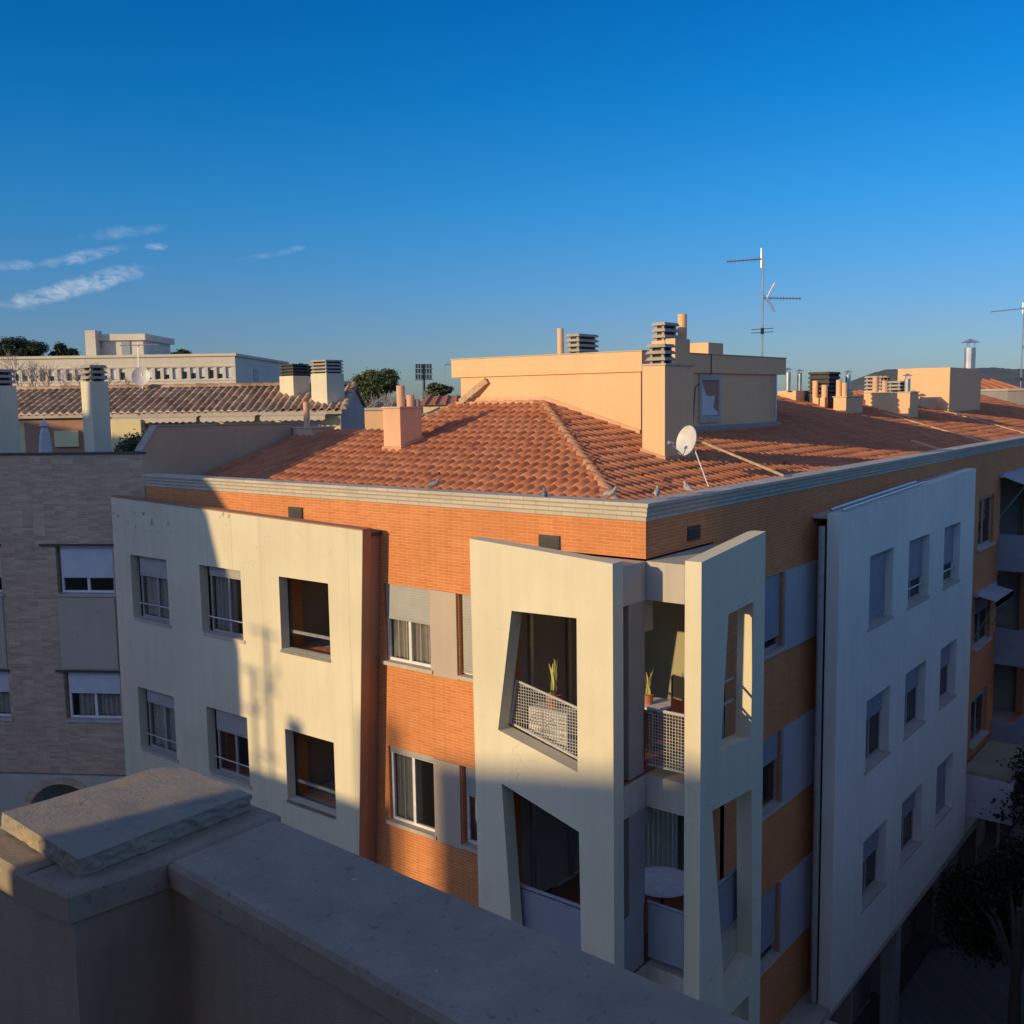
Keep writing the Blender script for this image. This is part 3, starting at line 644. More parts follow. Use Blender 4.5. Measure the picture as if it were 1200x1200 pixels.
# penthouse
P = MB(); P.box(-9.45, -4.20, 6.90, 14.15, -1.6, .55); P.build('penthouse', M['peach'], B)
P = MB(); P.box(-9.70, -4.14, 6.84, 14.66, .551, .995); pf = P.build('fascia', M['peach'], B)
P = MB(); P.box(-9.72, -4.12, 6.82, 14.68, .997, 1.02); P.build('flashing', M['bandcream'], pf)
P = MB(); P.box(-4.199, -4.08, 7.0, 14.25, -1.6, -.74); P.build('base_course', M['grey'], B)
c = chimney(-3.21, -2.69, 5.30, 6.50, -1.6, .62, 'peach', True); cowl(c, -3.10, -2.74, 5.36, 5.72, .66, 3, .13)
P = MB(); P.box(-4.198, -3.22, 6.90, 7.6, -1.6, .50); 
c = chimney(-4.15, -3.9, 7.9, 8.6, .6, 1.30, 'peach', False)
c = chimney(-5.2, -4.25, 10.2, 11.0, 1.02, 1.30, 'peach', False)
c = chimney(-4.62, -4.28, 8.1, 9.0, 1.02, 1.28, 'peach', False); cowl(c, -4.6, -4.32, 8.15, 8.75, 1.285, 3, .14); flue(c, -4.40, 9.15, 1.02, 1.93, .11, 'peach', False)
c = chimney(-7.28, -6.88, 8.4, 9.3, 1.02, 1.08, 'peach', False); cowl(c, -7.24, -6.90, 8.45, 9.25, 1.085, 4, .125); flue(c, -7.42, 8.4, 1.02, 1.73, .08, 'peach', False)
mb = MB()
vs = []
for (x, z) in ((-9.45, -.06), (-6.8, -.06), (-4.2, -.83)): vs += [(x, 6.86, z-.1), (x, 6.86, z+.10), (x, 6.897, z+.10), (x, 6.80, z-.1)]
mb.add(vs, [(0, 4, 5, 1), (1, 5, 6, 2), (3, 7, 4, 0), (4, 8, 9, 5), (5, 9, 10, 6), (7, 11, 8, 4)]); mb.build('flashing', M['peach_dull'], B)
for (x0, x1, y0, y1, f_) in ((-8.68, -8.16, 3.36, 4.04, lambda x, y: -2.1+.29*y), (-3.21, -2.69, 5.30, 6.50, lambda x, y: -2.1-.29*x)):
    mb = MB(); e = .035; vs = []
    for (x, y) in ((x0-e, y0-e), (x1+e, y0-e), (x1+e, y1+e), (x0-e, y1+e)): vs += [(x, y, f_(x, y)-.05), (x, y, f_(x, y)+.12)]
    mb.add(vs, [(0, 2, 3, 1), (2, 4, 5, 3), (4, 6, 7, 5), (6, 0, 1, 7), (1, 3, 5, 7)]); mb.build('flashing', M['ridge'], B)
# penthouse window with a torn blind
mb = MB(); FPn = Frame((-4.2, 0, 0), (0, 1, 0), (1, 0, 0))
for a in ((9.6, 9.72, -.66, .52), (10.62, 10.74, -.66, .52), (9.72, 10.62, .38, .52), (9.72, 10.62, -.66, -.5)): FPn.box(mb, a[0], a[1], .003, .04, a[2], a[3])
wf = mb.build('window', M['bandcream'], B)
mb = MB(); FPn.box(mb, 9.72, 10.62, .004, .012, -.5, .38); mb.build('pane', M['brownpaint'], wf)
mb = MB(); vs = [(9.74, .36), (9.95, .02), (10.2, -.02), (10.42, .0), (10.35, -.3), (10.6, -.42), (10.6, -.48), (9.74, -.48)]
mb.poly(FPn, vs, .013, .02); mb.build('torn_blind', M['shut_white'], wf)
mb = MB(); mb.tube([(-4.1, 13.9, -.7), (-4.1, 13.9, .55)], .03, 6); mb.build('downpipe', M['alu'], B)
mb = MB(); mb.tube([(-5.3, 12.2, 1.035), (-5.0, 11.6, 1.035), (-4.7, 11.0, 1.06), (-4.3, 10.4, 1.04), (-4.115, 10.1, 1.0), (-4.11, 10.1, .54), (-4.18, 10.05, .5), (-4.185, 9.4, .2), (-4.185, 9.3, -.7)], .012, 5); mb.build('cable', M['darkrail'], B)
# leaning board
mb = MB(); A, Bq = Vector((-9.25, 6.66, -.06)), Vector((-8.55, 6.86, .46)); t = (Bq-A).normalized(); sd = t.cross(Vector((0, 1, 0))).normalized()*.075; dn = Vector((0, -.05, 0))
mb.add([A-sd, A+sd, Bq+sd, Bq-sd, A-sd+dn, A+sd+dn, Bq+sd+dn, Bq-sd+dn], [(0, 1, 2, 3), (7, 6, 5, 4), (0, 4, 5, 1), (1, 5, 6, 2), (2, 6, 7, 3), (3, 7, 4, 0)])
tag(mb.build('plank', M['wood']), 'weathered wooden board leaning on the peach rooftop wall', 'board')
# far chimneys on the long ridge
def roofz(x): return -2.1-.29*x
c = chimney(-6.95, -6.3, 20.6, 21.8, -.6, .12, 'peach', False); flue(c, -6.55, 20.5, .12, .75, .09); flue(c, -6.35, 21.0, .12, .72, .08)
c = chimney(-6.2, -5.4, 21.3, 22.4, -.9, .0, 'louver_dark', False); cowl(c, -6.15, -5.45, 21.35, 22.35, .0, 5, .15, 'louver_dark', .03)
c = chimney(-5.95, -5.75, 21.2, 22.0, -.9, -.13, 'peach', False); flue(c, -5.9, 21.3, -.13, .45, .10, 'peach', False)
c = chimney(-5.62, -5.45, 21.0, 22.0, -.9, -.12, 'peach', False); flue(c, -5.5, 21.1, -.12, .3, .10, 'peach', False)
c = chimney(-5.15, -4.72, 21.0, 22.6, -1.2, -.12, 'peach', True); flue(c, -5.05, 21.2, -.09, .46, .09, 'peach', False); flue(c, -4.85, 21.2, -.09, .36, .09, 'peach', False); flue(c, -5.25, 22.6, -.4, .65, .09)
c = chimney(-5.5, -5.2, 22.2, 23.0, -.9, -.2, 'peach', False); cowl(c, -5.7, -5.2, 22.2, 22.9, -.2, 3, .12)
c = chimney(-6.2, -5.5, 27.0, 28.2, -.9, .1, 'peach', False); cowl(c, -6.15, -5.55, 27.0, 28.1, .1, 4, .14)
c = chimney(-5.55, -3.95, 25.3, 26.3, -1.2, .0, 'peach', True)
for x, h, m_, cp in ((-5.3, .62, 'peach_dull', False), (-4.95, .45, 'peach_dull', True), (-4.15, .5, 'galv', True)): flue(c, x, 25.6, .035, h, .11, m_, cp)
cowl(c, -4.75, -4.35, 25.4, 26.1, .04, 3, .13)
# stair towers on the ridge
T = MB(); T.box(-6.35, -4.25, 31.5, 36.5, -1.2, 1.0); T.build('stair_tower', M['peach'], B)
c = chimney(-5.2, -4.65, 30.4, 31.2, -1.2, -.25, 'peach_dull', False); flue(c, -5.5, 30.9, -.8, -.05, .09, 'galv', True); flue(c, -5.75, 30.9, -.8, -.08, .09, 'galv', True)
flue(B, -5.0, 37.5, -.8, 2.0, .24)
# brick building next door with its party wall
NB = thing('brick_building', 'brown brick apartment block in shade at the left edge', 'building', (-20, 0, -15.5))
HB = []
for (a, b) in ((.86, 2.21), (3.55, 4.95), (6.3, 7.7), (9.0, 10.4)):
    for (z0, z1) in ((-4.24, -3.15), (-7.17, -6.07)): HB.append(rect(a, b, z0, z1))
mb = MB(); mb.poly(FB, [(0, -8.47), (22, -8.47), (22, -1.09), (0, -1.09)], -.3, 0, HB); mb.build('wall', M['oldbrick'], NB)
mb = MB(); FB.box(mb, -.04, 22, -.34, .03, -1.088, -1.05); mb.build('coping', M['louver_dark'], NB)
ar = []
for cx in (2.4, 5.05, 7.7):
    ar.append([(cx-.85, -12)]+[(cx+.85, -12)]+[(cx+.85*math.cos(R(x)), -9.55+.85*math.sin(R(x))) for x in range(0, 181, 15)])
mb = MB(); mb.poly(FB, [(-.3, -15.5), (22, -15.5), (22, -8.50), (-.3, -8.50)], -.4, .06, [[p for p in a] for a in ar]); mb.build('arcade_wall', M['white'] if False else M['bandcream'], NB)
for cx in (2.4, 5.05, 7.7):
    o_ = [(cx+1.02*math.cos(R(x)), -9.55+1.02*math.sin(R(x))) for x in range(0, 181, 15)] + [(cx+.86*math.cos(R(x)), -9.55+.86*math.sin(R(x))) for x in range(180, -1, -15)]
    mb = MB(); mb.poly(FB, o_, .061, .085); mb.build('arch_trim', M['oldbrick'], NB)
for k, (a, b) in enumerate(((.86, 2.21), (3.55, 4.95), (6.3, 7.7), (9.0, 10.4))):
    window(NB, FB, a+.01, b-.06, -4.23, -3.155, -.1, .64, 2, 0, fmat='white', smat='shut_white', sill=.05)
    window(NB, FB, a+.01, b-.06, -7.16, -6.075, -.1, .42, 2, .9, fmat='white', smat='shut_white', sill=.05)
    mb = MB(); FB.box(mb, a, b, .003, .03, -5.98, -4.32); mb.build('window_panel', M['beige'], NB)
    for (bb, zz) in ((b+.35, -3.14), (b+.15, -6.055)): mb = MB(); FB.box(mb, a-.05, bb, .002, .06, zz, zz+.04); mb.build('lintel', M['louver_dark'], NB)
mb = MB(); FB.box(mb, -.2, 22, -3.0, -2.8, -15, -2.2); FB.box(mb, -.2, 22, -2.79, -.31, -2.4, -2.2); mb.build('interior_wall', M['inside'], NB)
FW = Frame((-12.8, 0, 0), (0, 1, 0), (1, 0, 0))
mb = MB(); mb.poly(FW, [(-.02, -3), (5.1, -3), (5.1, -.57), (.39, -.50), (-.02, -1.05)], -.25, 0.0); mb.build('party_wall', M['buff'], NB)
mb = MB(); mb.poly(FW, [(-.03, -1.046), (.38, -.496), (5.12, -.566), (5.12, -.536), (.37, -.464), (-.05, -1.02)], -.27, .02); mb.build('coping', M['louver'], NB)
def yard_chimney(px0, px1, ytop, label):
    D = 24.5
    a, b, t = at_d(px0, 531, D), at_d(px1, 531, D), at_d((px0+px1)/2, ytop, D)
    w = (b-a).length*.62; cx, cy = (a.x+b.x)/2, (a.y+b.y)/2
    mb = MB(); mb.box(cx-w/2, cx+w/2, cy-w/2, cy+w/2, -2.4, t.z); o = mb.build('chimney', M['cream'], NB)
    cowl(o, cx-w/2+.04, cx+w/2-.04, cy-w/2+.04, cy+w/2-.04, t.z, 3, .13, 'louver')
    return o
yard_chimney(98, 133, 447, ''); yard_chimney(-14, 26, 452, '')
mb = MB(); FB.box(mb, 0, 22, -9, -.31, -2.2, -2.05); mb.build('terrace_floor', M['terracotta'], NB)
# ================================================================== things on the roof and balcony
# satellite dish on its long bracket
DS = thing('satellite_dish', 'white satellite dish on a long pole over the right roof slope', 'dish', (-.15, 5.1, -1.5))
dc = Vector((-2.05, 5.0, -.86)); dn = Vector((-.33, -.90, .26)).normalized(); e1 = dn.cross(UP).normalized(); e2 = e1.cross(dn)
def dish_mesh(parent, c, nrm, r, mat, depth=.16, name='reflector'):
    e1 = nrm.cross(UP).normalized(); e2 = e1.cross(nrm); mb = MB(); vs = [c-nrm*r*depth*1.6]; seg = 28
    for i in range(1, 6):
        for k in range(seg):
            q = 2*math.pi*k/seg; rr = r*i/5; vs.append(c + e1*math.cos(q)*rr*.92 + e2*math.sin(q)*rr - nrm*(1-(i/5)**2)*r*depth*1.6)
    fs = [(0, 1+(k+1) % seg, 1+k) for k in range(seg)] + [(1+(i-1)*seg+k, 1+(i-1)*seg+(k+1) % seg, 1+i*seg+(k+1) % seg, 1+i*seg+k) for i in range(1, 5) for k in range(seg)]
    b = [v - nrm*.018 for v in vs]; nv = len(vs); fs += [tuple(x+nv for x in reversed(f)) for f in fs]; base = 1+4*seg
    fs += [(base+k, base+(k+1) % seg, nv+base+(k+1) % seg, nv+base+k) for k in range(seg)]
    mb.add(vs+b, fs); return mb.build(name, mat, parent, smooth=False)
dish_mesh(DS, dc, dn, .30, M['dish'])
mb = MB(); mb.tube([dc-dn*.1, dc+Vector((.35, .1, -.05)), Vector((-.15, 5.25, -1.50))], .027, 8); mb.build('pole', M['wood'], DS)
mb = MB(); mb.tube([dc-e2*.3, dc+dn*.36-e2*.16], .015, 6); mb.tube([dc+dn*.32-e2*.14, dc+dn*.42-e2*.14], .04, 8); mb.build('feed_arm', M['alu'], DS)
mb = MB(); mb.tube([dc-dn*.08+Vector((.1, 0, -.1)), Vector((-1.2, 4.3, -1.68))], .012, 6); mb.build('stay', M['white'], DS)
# big aerial on the penthouse
def yagi(mb, c, d, L, n, el, elz=False, up=UP):
    d = Vector(d).normalized(); s = d.cross(up).normalized() if not elz else up; mb.tube([c, c+d*L], .018, 6)
    for i in range(n):
        p = c+d*L*(i+.5)/n; w = el*(1-.35*i/n); mb.tube([p-s*w/2, p+s*w/2], .008, 4)
def aerial(name, label, base, h, kind=0, grp=None):
    x, y, z = base; A = thing(name, label, 'aerial', base, grp); mb = MB(); mb.tube([(x, y, z), (x, y, z+h)], .03, 8); mb.build('mast', M['galv'], A)
    left = -VR; right = VR
    m1 = MB(); c = Vector((x, y, z+h-.08)); dl = (left*1+VF*-.3+UP*-.10); yagi(m1, c, dl, h*.40, 14, .16, True); m1.tube([c-UP*.25+left*.05, c+UP*.30+left*.05], .02, 5); m1.build('top_antenna', M['alu'], A)
    m2 = MB(); c = Vector((x, y, z+h*.60)); yagi(m2, c, right*1+VF*.35, h*.44, 12, .16, True)
    for sg in (1, -1):
        p = c+right*.12; m2.tube([p, p+UP*sg*h*.14+right*h*.075], .018, 5)
        for j in (-1, 1): m2.tube([p+VF*j*.12, p+VF*j*.12+UP*sg*h*.14+right*h*.075], .008, 4)
    m2.build('middle_antenna', M['alu'], A)
    m3 = MB(); c = Vector((x, y, z+h*.28)); 
    for dz in (.05, -.05): m3.tube([c-VR*.3+VF*.1+UP*dz, c+VR*.3-VF*.1+UP*(dz+.02)], .01, 5)
    m3.tube([c-UP*.09, c+UP*.09], .05, 6); m3.build('lower_antenna', M['darkrail'], A)
    return A
pA = at_z(893, 409, 1.02); b0 = Vector((-5.3, 0, 1.02))
q_ = ray(893, 415); tt = (-5.3-CAM.x)/q_.x; pA = CAM+q_*tt
aerial('roof_aerial', 'tall television aerial mast with two long antennas on the peach penthouse', (pA.x, pA.y, 1.02), (at_d(893, 293, (pA-CAM).dot(VF))-pA).length-.0)
pB = at_d(1196, 455, 55); aerial('roof_aerial', 'television aerial mast at the far right edge above the distant roofs', (pB.x, pB.y, pB.z-1), 5.3)
# pigeons on the cornice
def pigeon(loc, yaw, mat, label, s=1.0):
    f = Vector((math.cos(yaw), math.sin(yaw), 0)); L = Vector(loc); mb = MB()
    pts = [(-.17, .075, .006), (-.12, .085, .02), (-.07, .10, .042), (0, .115, .06), (.06, .135, .057), (.09, .165, .035), (.10, .195, .026), (.115, .215, .029), (.135, .218, .018), (.155, .208, .006), (.17, .200, .003)]
    mb.tube([L+(f*a+UP*b)*s for a, b, r in pts], [r*s for a, b, r in pts], 12)
    o = mb.build('pigeon', M[mat], smooth=True); tag(o, label, 'pigeon', 'pigeons on the roof edge')
    lg = MB(); sd = f.cross(UP)
    for k in (-1, 1): lg.tube([L+sd*.02*k*s+UP*.08*s, L+sd*.022*k*s], .005*s, 5); lg.tube([L+sd*.022*k*s+UP*.004, L+sd*.03*k*s+f*.03*s+UP*.004], .005*s, 4)
    lg.build('legs', M['pot'], o); return o
def corn(px, py, left=True):
    P_ = onp(px, py, Vector((0, 0, 1)), -1.525); return P_
for px, py, yw, m_, lb in ((508, 574, .4, 'pigeon', 'grey pigeon standing alone at the left on the sunlit cornice'), (638, 579, 2.2, 'pigeon', 'dark pigeon low on the gutter below the middle of the front roof'), (714, 584, .6, 'pigeon2', 'pale pigeon standing just at the foot of the hip ridge'), (770, 587, 2.0, 'pigeon2', 'pigeon perched right at the building corner with its head up'), (806, 577, 2.6, 'pigeon2', 'pale pigeon on the street side cornice below the satellite dish')):
    if px < 757: q = ray(px, py); k = (.12-CAM.y)/q.y; Pp = CAM+q*k
    else: q = ray(px, py); k = (-.12-CAM.x)/q.x; Pp = CAM+q*k
    pigeon((Pp.x, Pp.y, -1.528 if px != 638 else -1.60), yw, m_, lb, .85)
# AC unit behind the railing
AC = thing('air_conditioner', 'white air conditioner outdoor unit behind the balcony mesh railing', 'air conditioner', (-1.1, -.4, -5.5))
mb = MB(); FL.box(mb, -1.80, -1.08, .18, .50, -5.38, -4.75); FL.box(mb, -1.7, -1.64, .2, .48, -5.575, -5.381); FL.box(mb, -1.25, -1.19, .2, .48, -5.575, -5.381); mb.build('casing', M['acwhite'], AC)
mb = MB(); cc = FL.p(-1.53, .505, -5.07)
for i in range(1, 7):
    r_ = .045*i; mb.tube([cc+Vector((math.cos(a*.3142)*r_, 0, math.sin(a*.3142)*r_)) for a in range(21)], .006, 4, False)
for a in range(8): mb.tube([cc, cc+Vector((math.cos(a*.785)*.27, 0, math.sin(a*.785)*.27))], .005, 4)
mb.build('fan_grille', M['frame'], AC)
mb = MB(); 
for i in range(7): FL.box(mb, -1.22, -1.11, .501, .508, -5.33+i*.08, -5.31+i*.08)
mb.build('vents', M['frame'], AC)
# snake plant
def snake(loc, s, label):
    x, y, z = loc; T_ = thing('potted_plant', label, 'plant', loc); mb = MB(); mb.tube([(x, y, z), (x, y, z+.22*s)], [.09*s, .13*s], 14); mb.build('pot', M['pot'], T_)
    mb = MB(); rnd = random.Random(int(x*100))
    for i in range(12):
        a = rnd.uniform(0, 6.28); l = rnd.uniform(.35, .68)*s; d = Vector((math.cos(a), math.sin(a), 0)); w = .028*s; sd = d.cross(UP); p0 = Vector((x, y, z+.2*s))+d*.04*s; ln = rnd.uniform(.05, .22)
        vs = []
        for j in range(6):
            t = j/5; c_ = p0+UP*l*t+d*l*ln*t*t+sd*.02*math.sin(t*5+i)*s; ww = w*(1-t**2.5)+.002; vs += [c_-sd*ww, c_+sd*ww]
        mb.add(vs, [(2*j, 2*j+1, 2*j+3, 2*j+2) for j in range(5)])
    mb.build('leaves', M['plant'], T_); return T_
snake((-1.45, -.33, -4.748), .95, 'tall yellow green snake plant behind the mesh railing')
def table(loc, r, h, mat, label):
    x, y, z = loc; T_ = thing('round_table', label, 'table', loc); mb = MB(); mb.tube([(x, y, z+h-.03), (x, y, z+h)], r, 28); mb.build('tabletop', M[mat], T_)
    mb = MB(); mb.tube([(x, y, z), (x, y, z+.02), (x, y, z+.05), (x, y, z+h-.031)], [r*.5, r*.5, .03, .03], 12); mb.build('pedestal', M['darkrail'], T_)
table((-.15, .75, -8.55), .50, .95, 'white', 'round white table on the lower corner balcony')
table((-.42, .95, -5.55), .30, .74, 'white', 'small round table on the top corner balcony')
snake((-.46, .85, -4.81), .72, 'small dark potted plant on the top balcony table')
def chair(loc, yaw, mat, label):
    x, y, z = loc; C_ = thing('chair', label, 'chair', loc); f = Vector((math.cos(yaw), math.sin(yaw), 0)); s = f.cross(UP); L = Vector(loc)
    mb = MB(); mb.obox(L, f, s, UP, (-.2, .2), (-.2, .2), (.43, .47)); mb.build('seat', M[mat], C_)
    mb = MB(); mb.obox(L, f, s, UP, (-.22, -.19), (-.19, .19), (.55, .92)); mb.build('backrest', M[mat], C_)
    for a in (-.19, .17):
        for b in (-.19, .17): mb = MB(); mb.obox(L, f, s, UP, (a, a+.025), (b, b+.025), (0, .43 if a > 0 else .9)); mb.build('leg', M['darkrail'], C_)
chair((.22, .95, -5.55), 1.2, 'redcloth', 'chair with orange red back on the top corner balcony'); chair((-.55, 1.75, -5.55), -1.9, 'darkrail', 'dark chair by the back wall of the top corner balcony')
# ================================================================== foreground parapet
PW = thing('terrace_parapet', 'grey render terrace parapet with concrete coping in the foreground', 'parapet', (6.5, -11.7, -1.8))
ZC = -.8; TH = .045
def ppoly(mb, pts, z0, z1, bev=0):
    n = len(pts); 
    ar_ = sum(pts[i][0]*pts[(i+1) % n][1]-pts[(i+1) % n][0]*pts[i][1] for i in range(n))
    if ar_ < 0: pts = pts[::-1]
    if bev:
        c = Vector((sum(p[0] for p in pts)/n, sum(p[1] for p in pts)/n)); ins = []
        for i in range(n):
            a, b, d = Vector(pts[i-1]), Vector(pts[i]), Vector(pts[(i+1) % n]); e = (b-a).normalized(); g = (d-b).normalized(); n1 = Vector((-e.y, e.x)); n2 = Vector((-g.y, g.x)); m = (n1+n2).normalized(); ins.append(b+m*bev/max(.3, m.dot(n1)))
        vs = [(p[0], p[1], z0) for p in pts]+[(p[0], p[1], z1-bev) for p in pts]+[(p.x, p.y, z1) for p in ins]
        fs = [tuple(range(n))[::-1], tuple(range(2*n, 3*n))]+[(k*n+i, k*n+(i+1) % n, (k+1)*n+(i+1) % n, (k+1)*n+i) for k in (0, 1) for i in range(n)]
    else:
        vs = [(p[0], p[1], z0) for p in pts]+[(p[0], p[1], z1) for p in pts]; fs = [tuple(range(n))[::-1], tuple(range(n, 2*n))]+[(i, (i+1) % n, n+(i+1) % n, n+i) for i in range(n)]
    return mb.add(vs, fs)
c2 = at_z(203, 1014, ZC); sl = -.075; so = -.05
o1 = at_z(288, 943, ZC); X1 = 14
main = [(c2.x-.02, c2.y), (X1, c2.y+sl*(X1-c2.x)), (X1, o1.y+so*(X1-o1.x)), (c2.x-.02, o1.y)]
cuts = [c2.x-.02, 8.5, X1]
for i in range(len(cuts)-1):
    xa, xb = cuts[i]+.002*(i > 0), cuts[i+1]-.002; f0 = lambda x: c2.y+sl*(x-c2.x); f1 = lambda x: o1.y+so*(x-o1.x); dzc = (0, -.0015, .001, 0, 0)[i]
    mb = MB(); ppoly(mb, [(xa, f0(xa)), (xb, f0(xb)), (xb, f1(xb)), (xa, f1(xa))], ZC-TH+dzc, ZC+dzc, .008); mb.build('coping', M['coping'], PW)
pa, pb = at_z(26, 1027, ZC), at_z(79, 1050, ZC)
pier = [(pa.x, pa.y), (pb.x, pb.y), (c2.x-.022, c2.y-.004), (c2.x-.022, o1.y+.01), (pa.x, o1.y+.01)]
mb = MB(); ppoly(mb, pier, ZC-TH-.004, ZC+.002, .007); mb.build('coping', M['coping'], PW)
lp = at_z(19, 1021, ZC); lb = at_z(0, 962, ZC); lft = [(3.5, lp.y+.02), (pa.x-.006, lp.y+.004), (pa.x-.006, lb.y), (3.5, lb.y+.01)]
mb = MB(); ppoly(mb, lft, ZC-TH-.012, ZC-.004, .008); mb.build('coping', M['coping'], PW)
ins = .012
mb = MB(); ppoly(mb, [(pb.x-.012, c2.y+.018), (X1, c2.y+sl*(X1-c2.x)+.018), (X1, o1.y-.9), (pb.x-.012, o1.y-.02)][:2]+[(X1, o1.y+so*(X1-o1.x)-.02), (pb.x-.012, o1.y-.02)], -2.4, ZC-TH-.001)
ppoly(mb, [(pa.x+.012, pa.y+ins), (pb.x-.010, pb.y+ins), (c2.x-.034, c2.y-.001), (c2.x-.034, o1.y-.022), (pa.x+.012, o1.y-.022)], -2.4, ZC-TH-.006)
ppoly(mb, [(3.5, lp.y+.034), (pa.x+.010, lp.y+.02), (pa.x+.010, lb.y-.024), (3.5, lb.y-.024)], -2.4, ZC-TH-.014)
mb.build('wall', M['ownwall'], PW)
# rough stone slab lying on the pier
ZS = ZC+.036
cs = [at_z(2, 952, ZS), at_z(186, 899, ZS), at_z(214, 899, ZS), at_z(293, 930, ZS), at_z(92, 1007, ZS)]
bm = bmesh.new(); vs = [bm.verts.new((p.x, p.y, ZC+.003)) for p in cs]; f = bm.faces.new(vs); f.normal_update()
if f.normal.z > 0: f.normal_flip()
ex = bmesh.ops.extrude_face_region(bm, geom=[f]); up_ = [e for e in ex['geom'] if isinstance(e, bmesh.types.BMVert)]
for v in up_: v.co.z = ZS
bmesh.ops.recalc_face_normals(bm, faces=bm.faces); bmesh.ops.subdivide_edges(bm, edges=bm.edges[:], cuts=22, use_grid_fill=True)
bmesh.ops.triangulate(bm, faces=[f for f in bm.faces if len(f.verts) > 4]); rnd = random.Random(2)
for v in bm.verts:
    side = v.co.z < ZS-.002
    k = .0028 if side else .0008
    nv_ = mnoise.noise_vector(v.co*95)*.006+mnoise.noise_vector(v.co*30)*.004
    if side and v.co.z > ZC+.004: v.co += Vector((nv_.x, nv_.y, nv_.z*.3))
    elif v.co.z > ZC+.004: v.co.z += mnoise.noise(v.co*12)*.0015
    if False: v.co += Vector((rnd.uniform(-1, 1), rnd.uniform(-1, 1), rnd.uniform(-1, .6)*(1 if side else .15)))*k
me = bpy.data.meshes.new('slab'); bm.to_mesh(me); bm.free(); me.materials.append(M['slabstone']); so_ = bpy.data.objects.new('stone_slab', me); COL.objects.link(so_); tag(so_, 'rough edged stone slab half in sunlight lying on the parapet pier', 'stone slab')
# own building below and behind the terrace
OB = thing('terrace_building', 'building that carries the terrace, mostly hidden under the foreground parapet', 'building', (12, -18, -15.5))
mb = MB(); mb.box(5.6, 26, -28, -11.75, -15.5, -2.4); mb.build('wall', M['ownwall'], OB)
mb = MB(); mb.box(0.4, 5.598, -28, -11.75, -15.5, -2.4); mb.build('wall', M['ownwall'], OB)
se = at_z(155, 954, ZS); xs = se.x-SA*(se.y+15.0)*1.0
xs = se.x + SA*(-15.0-se.y)
mb = MB(); mb.box(xs, 24, -22, -15.0, -2.399, 2.6); mb.build('stair_tower', M['peach_dull'], OB)
mb = MB(); mb.box(0.5, xs-.001, -18, -15.0, -2.399, -.09); mb.build('unseen_shade_block', M['peach_dull'], OB)  # unseen low box added to shade the inner face of the parapet
mb = MB(); mb.box(8.2, 9.1, -14.999, -14.96, -2.39, -.3); mb.build('door', M['darkrail'], OB)
# ================================================================== buildings toward the sun, out of view, that cast the long shadows
SU = Frame((0, 0, 0), (1, -SA, 0), (SA, 1, 0)); kN = SU.N.dot(Vector((-SA, -1, 0)))
def toward(x, y, z, n0):
    P_ = Vector((x, y, z)); t = (n0-P_.dot(SU.N))/kN; P_ = P_+Vector((-SA, -1, SC))*t; return (P_.dot(SU.U), P_.z)
def block(label, prof, n0, depth, mat, wins=True, floor=-15.5, name='apartment_building'):
    u0, u1 = prof[0][0], prof[-1][0]; c = SU.p((u0+u1)/2, n0-depth/2, floor); T_ = thing(name, label, 'building', c)
    mb = MB(); mb.poly(SU, [(u0, floor)]+[(u1, floor)]+list(reversed(prof)), n0-depth, n0); mb.build('wall', mat, T_)
    zt_ = min(p[1] for p in prof); k = 0
    z = zt_-2.4
    while z > floor+1.2 and wins:
        u = u0+1.2
        while u < u1-1.6 and k < 40:
            w = MB(); SU.box(w, u, u+1.2, n0+.003, n0+.05, z, z+1.3); w.build('window', M['shut_blue'], T_); u += 2.8; k += 1
        z -= 3
    return T_
YS = -D1
n1 = -27
p1 = [toward(x, YS, z, n1) for x, z in ((-9.02, -4.9), (-9.85, -2.2), (-10.65, -1.35), (-11.9, .45))]
block('tall pale apartment block up the street to the left of the terrace', [(-30, 5.35), (-14.85, 5.35), (-14.75, 6.4), (-12.2, 6.45), p1[3], p1[2], p1[1], p1[0]], n1, 8, M['peach_dull'])
p2 = toward(-9.02, YS, -7.25, n1-6); p3 = toward(-5.62, YS, -7.25, n1-6)
LB = block('lower apartment block beside the tall pale one, with chimney and aerials', [p2, p3], n1-6, 7, M['bandcream'])
ca, cb = toward(-7.62, YS, -6.0, n1-7), toward(-7.18, YS, -6.0, n1-7)
mb = MB(); SU.box(mb, ca[0], cb[0], n1-7.6, n1-7, p2[1]+.001, ca[1]); ch_ = mb.build('chimney', M['peach_dull'], LB)
for (x_, ztop) in ((-8.15, -4.3), (-8.62, -5.15)):
    ab = toward(x_, YS, -7.25, n1-7); at_ = toward(x_, YS, ztop, n1-7); base = SU.p(ab[0], n1-7, p2[1]); hh = at_[1]-p2[1]
    A_ = thing('roof_aerial', 'television aerial on the lower block, %s of the pair' % ('the taller' if x_ > -8.3 else 'the shorter'), 'aerial', base); mb = MB(); mb.tube([base, base+UP*hh], .05, 6); mb.build('mast', M['galv'], A_)
    mb = MB()
    for zz, w in ((.96, .5), (.62, .42), (.2, .38)): mb.tube([base+UP*hh*zz-SU.U*w, base+UP*hh*zz+SU.U*w*.7], .035, 5)
    mb.tube([base+UP*hh*.62, base+UP*hh*.78+SU.U*.35], .03, 5); mb.build('antenna', M['alu'], A_)
n2 = -62
def far(x0, x1, z0, z1, lb, mat, y=YS):
    a_ = toward(x0, y, z0, n2); b_ = toward(x1, y, z1, n2); block(lb, [a_, b_], n2, 9, mat, False)
far(-5.62, -5.25, -5.6, -5.6, 'narrow stair tower on the skyline behind the terrace', M['grey'])
